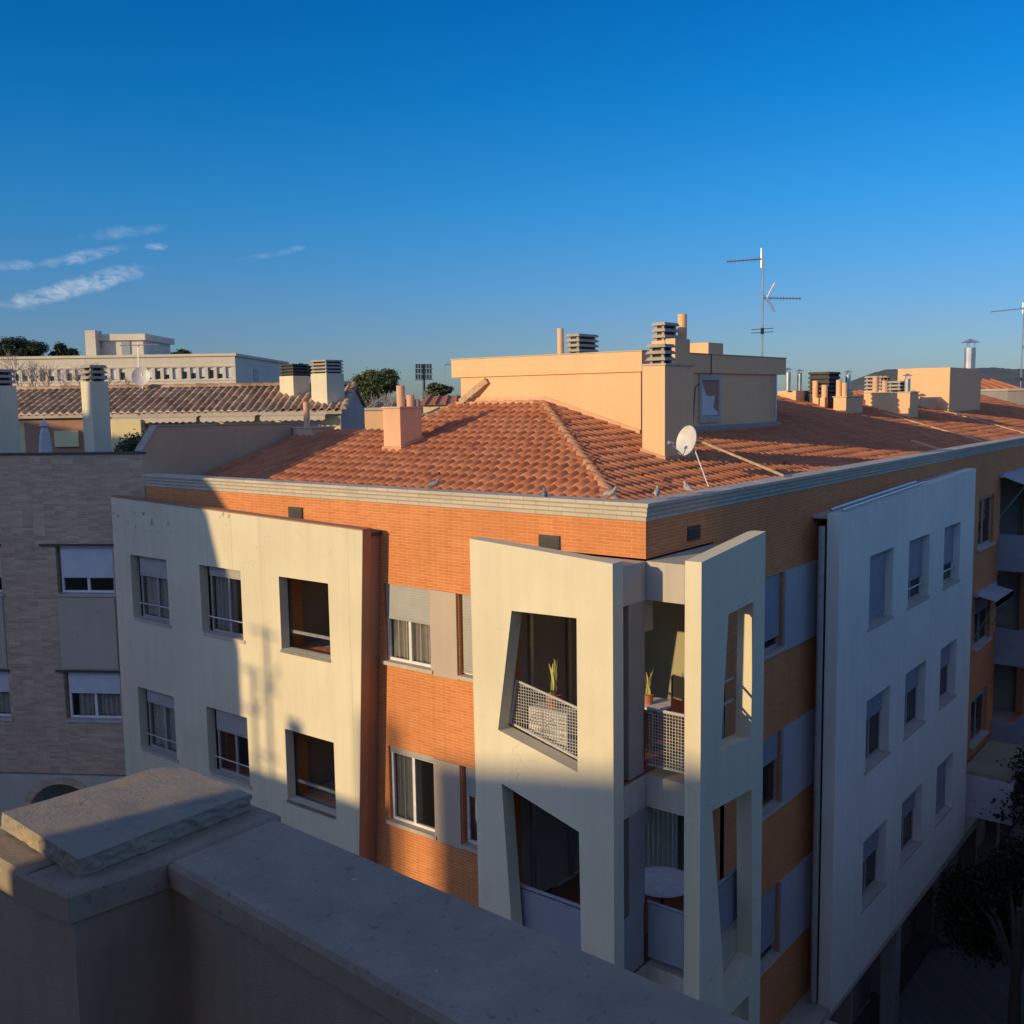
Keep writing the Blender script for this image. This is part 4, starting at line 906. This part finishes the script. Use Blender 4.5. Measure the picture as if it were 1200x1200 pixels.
far(-5.249, -4.40, -8.9, -8.9, 'lowest building of the skyline behind the terrace', M['grey'])
far(-4.399, -3.0, -6.15, -6.0, 'mid height grey block on the skyline behind the terrace', M['bandcream'])
far(-2.999, .3, -5.95, -5.35, 'sloped roof block on the skyline behind the terrace', M['peach_dull'])
far(.301, 3.2, -5.15, -5.1, 'long flat block at the end of the skyline behind the terrace', M['bandcream'])
# unseen block added across the side street, cuts sky light on lower floors
OPP = thing('apartment_building', 'unseen dark grey block added across the side street to darken the lower floors', 'building', (18, 20, -15.5))
mb = MB(); mb.box(11.6, 24, 1.5, 70, -15.5, -3.2); mb.build('wall', M['louver_dark'], OPP)
for k in range(8):
    for z in (-6, -9, -12): mb = MB(); mb.box(11.57, 11.599, 4+k*5, 5.6+k*5, z, z+1.5); mb.build('window', M['shut_blue'], OPP)
# ================================================================== foliage
def crown(mb, lobes, n, size, seed, flat=1.0):
    rnd = random.Random(seed)
    for i in range(n):
        c, r = lobes[rnd.randrange(len(lobes))]
        d = Vector((rnd.gauss(0, 1), rnd.gauss(0, 1), rnd.gauss(0, 1))).normalized(); rr = rnd.random()**.45
        w_ = 1+.28*math.sin(d.x*5+c[0]*3)*math.sin(d.z*6+c[1])+.15*math.sin(d.y*11+d.z*9)
        p = Vector(c)+Vector((d.x*r[0], d.y*r[1], d.z*r[2]))*rr*w_*rnd.uniform(.85, 1.15)
        a = Vector((rnd.gauss(0, 1), rnd.gauss(0, 1), rnd.gauss(0, 1)*flat)).normalized(); b = a.cross(Vector((rnd.gauss(0, 1), rnd.gauss(0, 1), rnd.gauss(0, 1)))).normalized(); s = size*rnd.uniform(.6, 1.4)
        mb.add([p-a*s, p-b*s*.5, p+a*s, p+b*s*.5], [(0, 1, 2, 3)])
def tree(name, label, base, h, lobes, n, leaf, mat, bark='bark', grp=None, tr=.2, seed=1, cat='tree'):
    T_ = thing(name, label, cat, base, grp); b = Vector(base); mb = MB(); rnd = random.Random(seed); top = b+UP*h*.6
    mb.tube([b, b+UP*h*.3+Vector((rnd.uniform(-.1, .1), .1, 0)), top], [tr, tr*.75, tr*.45], 8)
    for c, r in lobes: mb.tube([b+UP*h*.35, (b+UP*h*.45)*.5+Vector(c)*.5, Vector(c)], [tr*.45, tr*.3, tr*.08], 6)
    mb.build('trunk', M[bark], T_)
    mb = MB(); crown(mb, lobes, n, leaf, seed); mb.build('crown', M[mat], T_); return T_
def lobeset(px, py, D, wpx, hpx, n, seed, k=.45):
    rnd = random.Random(seed); L = []; s = D/FPX
    for i in range(n):
        a = rnd.uniform(0, 6.28); rr = math.sqrt(rnd.random())*.62; x, y = px+math.cos(a)*rr*wpx, py+math.sin(a)*rr*hpx
        P_ = at_d(x, y, D+rnd.uniform(-.4, .4)*wpx*s); q = rnd.uniform(.75, 1.1)*k; L.append((P_, (wpx*s*q, wpx*s*q, hpx*s*q)))
    return L
tb = at_d(1172, 1200, 22); 
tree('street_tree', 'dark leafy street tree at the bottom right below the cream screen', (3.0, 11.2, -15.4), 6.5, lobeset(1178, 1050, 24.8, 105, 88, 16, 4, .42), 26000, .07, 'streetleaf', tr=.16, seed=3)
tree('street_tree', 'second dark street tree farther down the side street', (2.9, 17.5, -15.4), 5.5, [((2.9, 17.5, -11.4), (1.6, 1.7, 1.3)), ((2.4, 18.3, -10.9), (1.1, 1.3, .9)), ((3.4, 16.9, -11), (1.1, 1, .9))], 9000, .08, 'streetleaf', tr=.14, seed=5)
def bg_tree(name, label, px, py, D, wpx, hpx, n, leaf, mat, seed, grp=None, k=.45, nl=9):
    b = at_d(px, py, D); return tree(name, label, (b.x, b.y, -15.5), b.z+15.5, lobeset(px, py, D, wpx, hpx, nl, seed, k), n, leaf, mat, tr=D*.0016, seed=seed, grp=grp)
bg_tree('pine_tree', 'dark broad pine rising above the pale building at the left edge', 22, 410, 260, 36, 22, 14000, .26, 'pine', 11, 'pines beyond the pale building', .32, 22)
bg_tree('pine_tree', 'small rounded dark pine left of the square chimney stack', 74, 414, 260, 20, 15, 7000, .26, 'pine', 12, 'pines beyond the pale building', .34, 14)
bg_tree('pine_tree', 'dark pine top behind the right end of the roof block', 211, 415, 262, 13, 6, 2000, .3, 'pine', 13, 'pines beyond the pale building')
bg_tree('pine_tree', 'dark pine just behind the tiled roof chimneys', 358, 433, 150, 12, 9, 2500, .2, 'pine', 14)
bg_tree('leafy_tree', 'large olive green tree between the tiled roof and the floodlights', 441, 452, 120, 36, 25, 16000, .15, 'green', 15, None, .30, 30)
bg_tree('leafy_tree', 'green tree left of the peach penthouse wall', 513, 458, 140, 22, 12, 8000, .15, 'green', 16, None, .30, 20)
bg_tree('leafy_tree', 'low green tree seen behind the front chimney', 480, 474, 130, 16, 8, 3000, .18, 'green', 17)
def bare_tree(px, py0, py1, D, label, seed, spread=.5, levels=4, rr=.06, grp='bare trees before the pale building'):
    b = at_d(px, py0, D); t_ = at_d(px, py1, D); H = t_.z-b.z; T_ = thing('bare_tree', label, 'tree', (b.x, b.y, b.z-1), grp); rnd = random.Random(seed); mb = MB()
    def grow(p, d, L, r, lv):
        q = p+d*L*.5+Vector((rnd.gauss(0, 1), rnd.gauss(0, 1), 0))*L*.05; e = p+d*L; mb.tube([p, q, e], [r, r*.8, r*.55], 4 if lv < 2 else 6, False)
        if lv == 0: return
        for k in range(rnd.randint(3, 4)):
            nd = (d+Vector((rnd.gauss(0, 1), rnd.gauss(0, 1), rnd.gauss(0, .5)+.25))*spread).normalized(); s = q if k == 0 else p+(e-p)*rnd.uniform(.5, 1.0); grow(s, nd, L*rnd.uniform(.55, .78), r*.55, lv-1)
    grow(Vector((b.x, b.y, b.z-1)), UP.copy(), (H+1)*.42, rr, levels); mb.build('branches', M['barebark'], T_); return T_
for i, (px, y1) in enumerate([(4, 408), (22, 404), (40, 414), (58, 418), (80, 422), (98, 418), (120, 424), (146, 432)]):
    bare_tree(px, 462, y1, 62+i*1.5, ['thin leafless tree at the far left edge', 'tallest leafless tree left of the square chimney stack', 'leafless tree under the broad pine', 'leafless tree between the two pines', 'leafless tree under the small pine', 'leafless tree just left of the cowl topped chimney', 'leafless tree right of the cowl topped chimney', 'smallest leafless tree beside the round dish'][i], 30+i, .55, 4, .07)
for i, (px, y0, y1, D) in enumerate([(428, 490, 443, 90), (444, 492, 447, 92), (458, 490, 450, 94), (500, 470, 452, 100)]):
    bare_tree(px, y0, y1, D, ['pale leafless tree right of the tiled roof gable', 'pale leafless tree in front of the olive green tree', 'pale leafless tree left of the front chimney pipe', 'leafless tree at the foot of the floodlight mast'][i], 50+i, .5, 4, .08, 'pale leafless trees before the green trees')
# ================================================================== yellow house with tiled roof (left, behind)
YH = thing('yellow_house', 'yellow terrace house with weathered tile roof behind the brick block', 'house', tuple(FV.p(-14, -38, -15.5)))
D0 = 36.0
def fv(px, D): return (at_d(px, 480, D)-CAM).dot(VR)
def fz(px, py, D): return at_d(px, py, D).z
ul, ur = fv(-40, D0), fv(402, D0); ze = fz(240, 482, D0); zr = .62
tpY = .30; dep = (zr-ze)/tpY
roY = roof_patch('roof', M['tile_old'], YH, FV.p(ul, -D0, ze), VR, VF, tpY, [(0, 0), (ur-ul, 0), (ur-ul, dep), (0, dep)], cw=.27, rh=.42, amp=.07)
mb = MB(); FV.box(mb, ul+.2, ur-.15, -D0-2*dep, -D0-.25-.0, -6, ze-.06); mb.build('wall', M['yellow'], YH)
mb = MB(); vs = [FV.p(ur-.10, -D0-.1, ze-.05), FV.p(ur-.10, -D0-dep, zr-.02), FV.p(ur-.10, -D0-2*dep, ze-.05), FV.p(ur-.10, -D0-2*dep, -6), FV.p(ur-.10, -D0-.1, -6)]
vs2 = [v-VR*.04 for v in vs]; mb.add(vs+vs2, [(0, 4, 3, 2, 1), (5, 6, 7, 8, 9)]+[(i, (i+1) % 5, 5+(i+1) % 5, 5+i) for i in range(5)]); mb.build('gable_wall', M['grey'], YH)
ridge_caps('ridge', M['tile_old'], roY, FV.p(ul, -D0-dep, zr+.04), FV.p(ur, -D0-dep, zr+.04), .14, .42)
ridge_caps('ridge', M['tile_old'], roY, FV.p(ur, -D0, ze+.04), FV.p(ur, -D0-dep, zr+.04), .12, .42)
mb = MB(); vs = [FV.p(ul, -D0-dep, zr), FV.p(ur, -D0-dep, zr), FV.p(ur, -D0-2*dep, ze), FV.p(ul, -D0-2*dep, ze)]; mb.add(vs, [(0, 1, 2, 3)]); mb.build('roof', M['tile_old'], YH)
# eave board, awnings
mb = MB(); FV.box(mb, ul, ur-.05, -D0-.05, -D0+.0, ze-.16, ze-.03); mb.build('eave_board', M['bandcream'], YH)
for (a, b) in ((132, 232), (236, 300), (306, 382)):
    u0, u1 = fv(a, D0), fv(b, D0); m_ = MB(); z0 = ze-.10; vs = [FV.p(u0, -D0-.2, z0), FV.p(u1, -D0-.2, z0), FV.p(u1, -D0+.25, z0-.12), FV.p(u0, -D0+.25, z0-.12)]
    m_.add(vs, [(0, 3, 2, 1)]); nS = max(4, int((u1-u0)/.22)); 
    for i in range(nS):
        ua, ub = u0+(u1-u0)*i/nS, u0+(u1-u0)*(i+1)/nS; um = (ua+ub)/2
        m_.add([FV.p(ua, -D0+.252, z0-.12), FV.p(ub, -D0+.252, z0-.12), FV.p(ub, -D0+.252, z0-.24), FV.p(um, -D0+.252, z0-.29), FV.p(ua, -D0+.252, z0-.24)], [(4, 3, 2, 1, 0)])
    m_.build('awning', M['canvas'], YH)
for (a, b, y0, y1, sh) in ((193, 214, 492, 500, 0), (236, 250, 489, 499, 0), (318, 352, 493, 505, 0), (352, 372, 492, 506, 0)):
    u0, u1 = fv(a, D0), fv(b, D0); window(YH, FV, u0, u1, fz(a, y1+4, D0), fz(a, y0, D0), -D0-.2, sh, 3, 0, fmat='white', fw_=.06)
mb = MB(); u0, u1 = fv(24, D0), fv(100, D0); FV.box(mb, u0, u1, -D0-.24, -D0-.19, -3, fz(60, 489, D0)); mb.build('porch_wall', M['brownpaint'], YH)
mb = MB(); FV.box(mb, fv(134, D0), fv(168, D0), -D0-.2, -D0+.35, -3, fz(150, 500, D0)+.25); mb.build('porch_wall', M['yellow'], YH)
mb = MB(); FV.box(mb, fv(60, D0), fv(88, D0), -D0-.18, -D0-.1, fz(60, 524, D0), fz(60, 505, D0)); mb.build('porch_wall', M['yellow'], YH)
def far_chimney(par, px0, px1, py0, py1, D, mat, cmat='louver', n=4, ch=.1):
    a, b = fv(px0, D), fv(px1, D); w = (b-a); ctr = FV.p((a+b)/2, -D, 0); z0, z1 = fz(px0, py0, D), fz(px0, py1, D); s = w*.42
    mb = MB(); mb.box(ctr.x-s, ctr.x+s, ctr.y-s, ctr.y+s, z0-1, z1); o = mb.build('chimney', M[mat], par)
    cowl(o, ctr.x-s+.03, ctr.x+s-.03, ctr.y-s+.03, ctr.y+s-.03, z1, n, ch, cmat, .04); return o
far_chimney(roY, 332, 361, 457, 441, 38, 'cream', 'louver_dark', 4, .11); far_chimney(roY, 369, 401, 460, 438, 37, 'cream', 'louver', 4, .12)
# terrace things
UM = thing('folded_parasol', 'folded grey parasol on the terrace of the yellow house', 'parasol', tuple(at_d(54, 545, 30)))
b = at_d(54, 530, 30); t = at_d(53, 490, 30)
mb = MB(); mb.tube([b-UP*1, Vector((b.x, b.y, t.z))], .03, 6); mb.build('pole', M['white'], UM)
mb = MB(); z0, z1 = b.z-.2, t.z-.05; mb.tube([(b.x, b.y, z0), (b.x, b.y, z0+.3), (b.x, b.y, z0+(z1-z0)*.6), (b.x, b.y, z1-.22), (b.x, b.y, z1-.18), (b.x, b.y, z1)], [.22, .19, .15, .09, .16, .01], 7); mb.build('canopy', M['umbrella'], UM)
bp = at_d(158, 522, 27); tree('potted_shrub', 'dark bushy shrub in front of the yellow wall behind the party wall', (bp.x, bp.y, bp.z-.6), .9, [((bp.x, bp.y, bp.z+.05), (.36, .36, .3)), ((bp.x+.3, bp.y+.2, bp.z+.0), (.3, .3, .3)), ((bp.x-.2, bp.y-.1, bp.z-.1), (.3, .3, .22))], 1400, .05, 'green', tr=.03, seed=9, cat='shrub')
# roof dish and aerial over the yellow house
RD = thing('satellite_dish', 'round grey dish standing above the weathered tile roof', 'dish', tuple(FV.p(fv(165, 39), -39, .3)))
dcc = at_d(165, 441, 38.6); dish_mesh(RD, dcc, (-VF+UP*.25+VR*.1).normalized(), .37, M['dish'])
mb = MB(); mb.tube([dcc+VF*.12-UP*.6, dcc+VF*.12+UP*.1], .03, 6); mb.build('pole', M['galv'], RD)
ma = at_d(162, 455, 39); mt_ = at_d(162, 402, 39); RA = thing('roof_aerial', 'aerial mast with horizontal antenna above the round grey dish', 'aerial', tuple(ma))
mb = MB(); mb.tube([ma-UP*.5, mt_], .025, 6); mb.build('mast', M['galv'], RA); mb = MB(); yagi(mb, mt_-VR*.7-UP*.08, VR-VF*.1, 1.5, 10, .3); mb.build('antenna', M['alu'], RA)
# ================================================================== pale institutional building far left
DI = 180.0
IB = thing('institutional_building', 'long pale flat roofed building on the left skyline', 'building', tuple(FV.p(-70, -DI-20, -15.5)))
uR = fv(278, DI); zI = fz(278, 417, DI)
rowz0, rowz1 = fz(240, 444, DI), fz(240, 430.5, DI); HI = []
ui = fv(24, DI); wins = []
k = 0; px = 18.0
while px < 274:
    if not (148 < px < 158): wins.append((fv(px, DI), fv(px+6.6, DI)))
    px += 10.35
HI = [rect(a, b, rowz0, rowz1) for a, b in wins]
mb = MB(); mb.poly(FV, [(fv(-60, DI), -15.5), (uR, -15.5), (uR, zI), (fv(-60, DI), zI)], -DI-.5, -DI, HI)
FV.box(mb, fv(-60, DI), uR-.002, -DI-42, -DI-.9, -15.5, zI-.3); FV.box(mb, uR-.5, uR, -DI-42, -DI-.501, -15.5, zI); mb.build('wall', M['institute'], IB)
mb = MB(); FV.box(mb, fv(-60, DI), uR+.3, -DI-42.3, -DI+.3, zI+.002, zI+.45); mb.build('roof_edge', M['institute'], IB)
mb = MB(); FV.box(mb, fv(-60, DI), uR+.05, -DI, -DI+.12, rowz1+.12, rowz1+.35); FV.box(mb, fv(-60, DI), uR+.05, -DI, -DI+.12, rowz0-.3, rowz0-.12); mb.build('string_course', M['institute'], IB)
for i, (a, b) in enumerate(wins):
    window(IB, FV, a+.02, b-.02, rowz0+.02, rowz1-.02, -DI-.35, (.3, .9, .55, .2, .8, .45)[i*5 % 6], 1, 0, fmat='white', smat='shut_white', fw_=.08, glass='glassdark')
mb = MB(); mb.obox(FV.O, -VF, VR, UP, (-DI-16, -DI-12.5), (uR+.003, uR+.1), (rowz0-.2, rowz1)); mb.build('window', M['shut_grey'], IB)
uA, uB = fv(117, 190), fv(172, 190)
mb = MB(); FV.box(mb, uA, uB, -205, -190, zI-1, fz(150, 399, 190)); mb.build('roof_house', M['institute'], IB)
mb = MB(); FV.box(mb, uA-.4, uB+.6, -206, -189.4, fz(150, 398.9, 190), fz(150, 391.5, 190)); mb.build('roof_edge', M['institute'], IB)
mb = MB(); FV.box(mb, fv(105, 188), fv(117, 188), -191, -187.9, zI-1, fz(110, 387, 188)); mb.build('chimney_stack', M['institute'], IB)
for a, b, y0, y1 in ((120, 125, 408, 400), (147, 157, 415, 399),): mb = MB(); FV.box(mb, fv(a, 190), fv(b, 190), -189.95, -189.8, fz(a, y0, 190), fz(a, y1, 190)); mb.build('window', M['shut_blue'], IB)
# floodlight mast, lamp post
DL = 250
FM = thing('floodlight_mast', 'stadium floodlight mast with three rows of lamps', 'floodlight', tuple(at_d(496, 480, DL)))
a, b = at_d(496.5, 476, DL), at_d(496.5, 427, DL); mb = MB(); mb.tube([a-UP*15, b], [.45, .28], 8); mb.build('mast', M['darkrail'], FM)
mb = MB()
for py in (428.8, 434.6, 441.4): p = at_d(496.5, py, DL); FV.box(mb, (p-CAM).dot(VR)-2.2, (p-CAM).dot(VR)+2.2, -DL, -DL+.15, p.z-.85, p.z-.7)
mb.build('crossbar', M['darkrail'], FM)
for py in (428.8, 434.6, 441.4):
    for i in range(6): p = at_d(488.4+i*3.25, py, DL); mb = MB(); u = (p-CAM).dot(VR); FV.box(mb, u-.26, u+.26, -DL+.16, -DL+.6, p.z-.6, p.z+.45); mb.build('lamp', M['darkrail'], FM)
LP_ = thing('lamp_post', 'thin lamp post left of the peach penthouse', 'lamp post', tuple(at_d(520.5, 470, 160))); a, b = at_d(520.5, 470, 160), at_d(520.5, 428, 160)
mb = MB(); mb.tube([a-UP*12, b], .09, 6); mb.build('pole', M['galv'], LP_); mb = MB(); mb.tube([b, b+VR*.5+UP*.2, b+VR*.9+UP*.1], .09, 6); mb.build('lamp_head', M['galv'], LP_)
# ------------------------------------------------------------------ roofs between
def low_house(label, px0, px1, pyr, pye, pyb, D, wall, roofm, hip=True, depth=6, name='distant_house'):
    u0, u1 = fv(px0, D), fv(px1, D); ze, zb, zr = fz(px0, pye, D), -15.5, fz(px0, pyr, D); T_ = thing(name, label, 'house', tuple(FV.p((u0+u1)/2, -D-depth/2, zb)))
    mb = MB(); FV.box(mb, u0, u1, -D-depth, -D, zb, ze); mb.build('wall', M[wall], T_)
    if roofm:
        h = min(depth/2, (u1-u0)/2*.8) if hip else 0; mb = MB(); e = .25; mb.uv = None
        vs = [FV.p(u0-e, -D+e, ze+.01), FV.p(u1+e, -D+e, ze+.01), FV.p(u1+e, -D-depth-e, ze+.01), FV.p(u0-e, -D-depth-e, ze+.01), FV.p(u0+h, -D-depth/2, zr), FV.p(u1-h, -D-depth/2, zr)]
        mb.add(vs, [(0, 1, 5, 4), (1, 2, 5), (2, 3, 4, 5), (3, 0, 4), (3, 2, 1, 0)]); r = mb.build('roof', M[roofm], T_)
        nn = int((u1-u0)/.5); m2 = MB()
        for i in range(nn):
            f = (i+.5)/nn; A = FV.p(u0-e+(u1-u0+2*e)*f, -D+e, ze+.05); Bq = FV.p(u0+h+(u1-u0-2*h)*f, -D-depth/2, zr+.03); m2.tube([A, Bq], .07, 5)
        m2.build('roof_tiles', M[roofm], r)
    else:
        mb = MB(); FV.box(mb, u0-.05, u1+.05, -D-depth, -D+.08, ze+.002, ze+.12); mb.build('coping', M['bandcream'], T_)
    return T_
T_ = low_house('low peach house with a dark arch seen left of the front chimney', 424, 470, 480, 481, 520, 50, 'peach', None, False, 4)
low_house('low cream house with red roof left of the penthouse', 496, 560, 464, 475, 520, 62, 'yellow', 'tile', False, 5)
low_house('small dark roofed house behind the chimney right side', 494, 532, 480, 487, 520, 46, 'yellow', 'tile_old', True, 4)
# beyond the stair tower, right
low_house('small red roofed house with white wall near the right skyline', 1133, 1192, 445, 457, 480, 62, 'cream', 'tile', False, 6)
low_house('grey walled house at the right edge below the aerial', 1180, 1262, 452, 458, 500, 54, 'grey', None, False, 6)
low_house('distant orange roofed house behind the ridge chimneys', 1000, 1062, 458, 462, 480, 75, 'peach', 'tile', False, 6)
rnd = random.Random(8)
CT = ['peach', 'cream', 'yellow', 'bandcream']
# car parked in the side street
def car(loc, yaw, mat, label):
    L = Vector(loc); f = Vector((math.cos(yaw), math.sin(yaw), 0)); s = f.cross(UP)*-1; C_ = thing('parked_car', label, 'car', loc); fr = Frame(L, f, s)
    prof = [(-2.05, .35), (2.05, .35), (2.1, .6), (2.0, .82), (1.0, .98), (.35, 1.42), (-1.1, 1.45), (-1.75, 1.05), (-2.05, .98), (-2.12, .6)]
    mb = MB(); mb.poly(fr, prof, -.84, .84); mb.build('body', M[mat], C_)
    for n0, n1_ in ((.841, .85), (-.85, -.841)): mb = MB(); mb.poly(fr, [(-1.5, 1.0), (.85, 1.0), (.3, 1.36), (-1.05, 1.38)], n0, n1_); mb.build('side_window', M['glassdark'], C_)
    mb = MB(); mb.add([fr.p(.98, -.7, 1.01), fr.p(.98, .7, 1.01), fr.p(.42, .62, 1.40), fr.p(.42, -.62, 1.40)], [(0, 1, 2, 3)]); mb.build('windscreen', M['glassdark'], C_)
    for u in (-1.35, 1.35):
        for n in (-.86, .66): mb = MB(); mb.tube([fr.p(u, n, .32), fr.p(u, n+.2, .32)], .32, 18); w = mb.build('wheel', M['rubber'], C_); mb = MB(); mb.tube([fr.p(u, n-.005, .32), fr.p(u, n+.205, .32)], .18, 12); mb.build('rim', M['alu'], w)
    for n in (-.6, .6): mb = MB(); fr.box(mb, 2.06, 2.11, n-.15, n+.15, .62, .76); mb.build('headlight', M['white'], C_)
car((4.3, 12.2, -15.52), math.pi/2, 'carpaint', 'blue car parked in the side street at the bottom right corner')
# terrace of the first floor further along
mb = MB(); FR.box(mb, 17.6, 21.0, .06, 1.5, -12.2, -11.0); o = mb.build('first_floor_terrace', M['shut_white'], B)
mb = MB(); FR.box(mb, 17.7, 20.9, .1, 1.4, -10.999, -10.9); mb.build('terrace_planter', M['olive'], o)
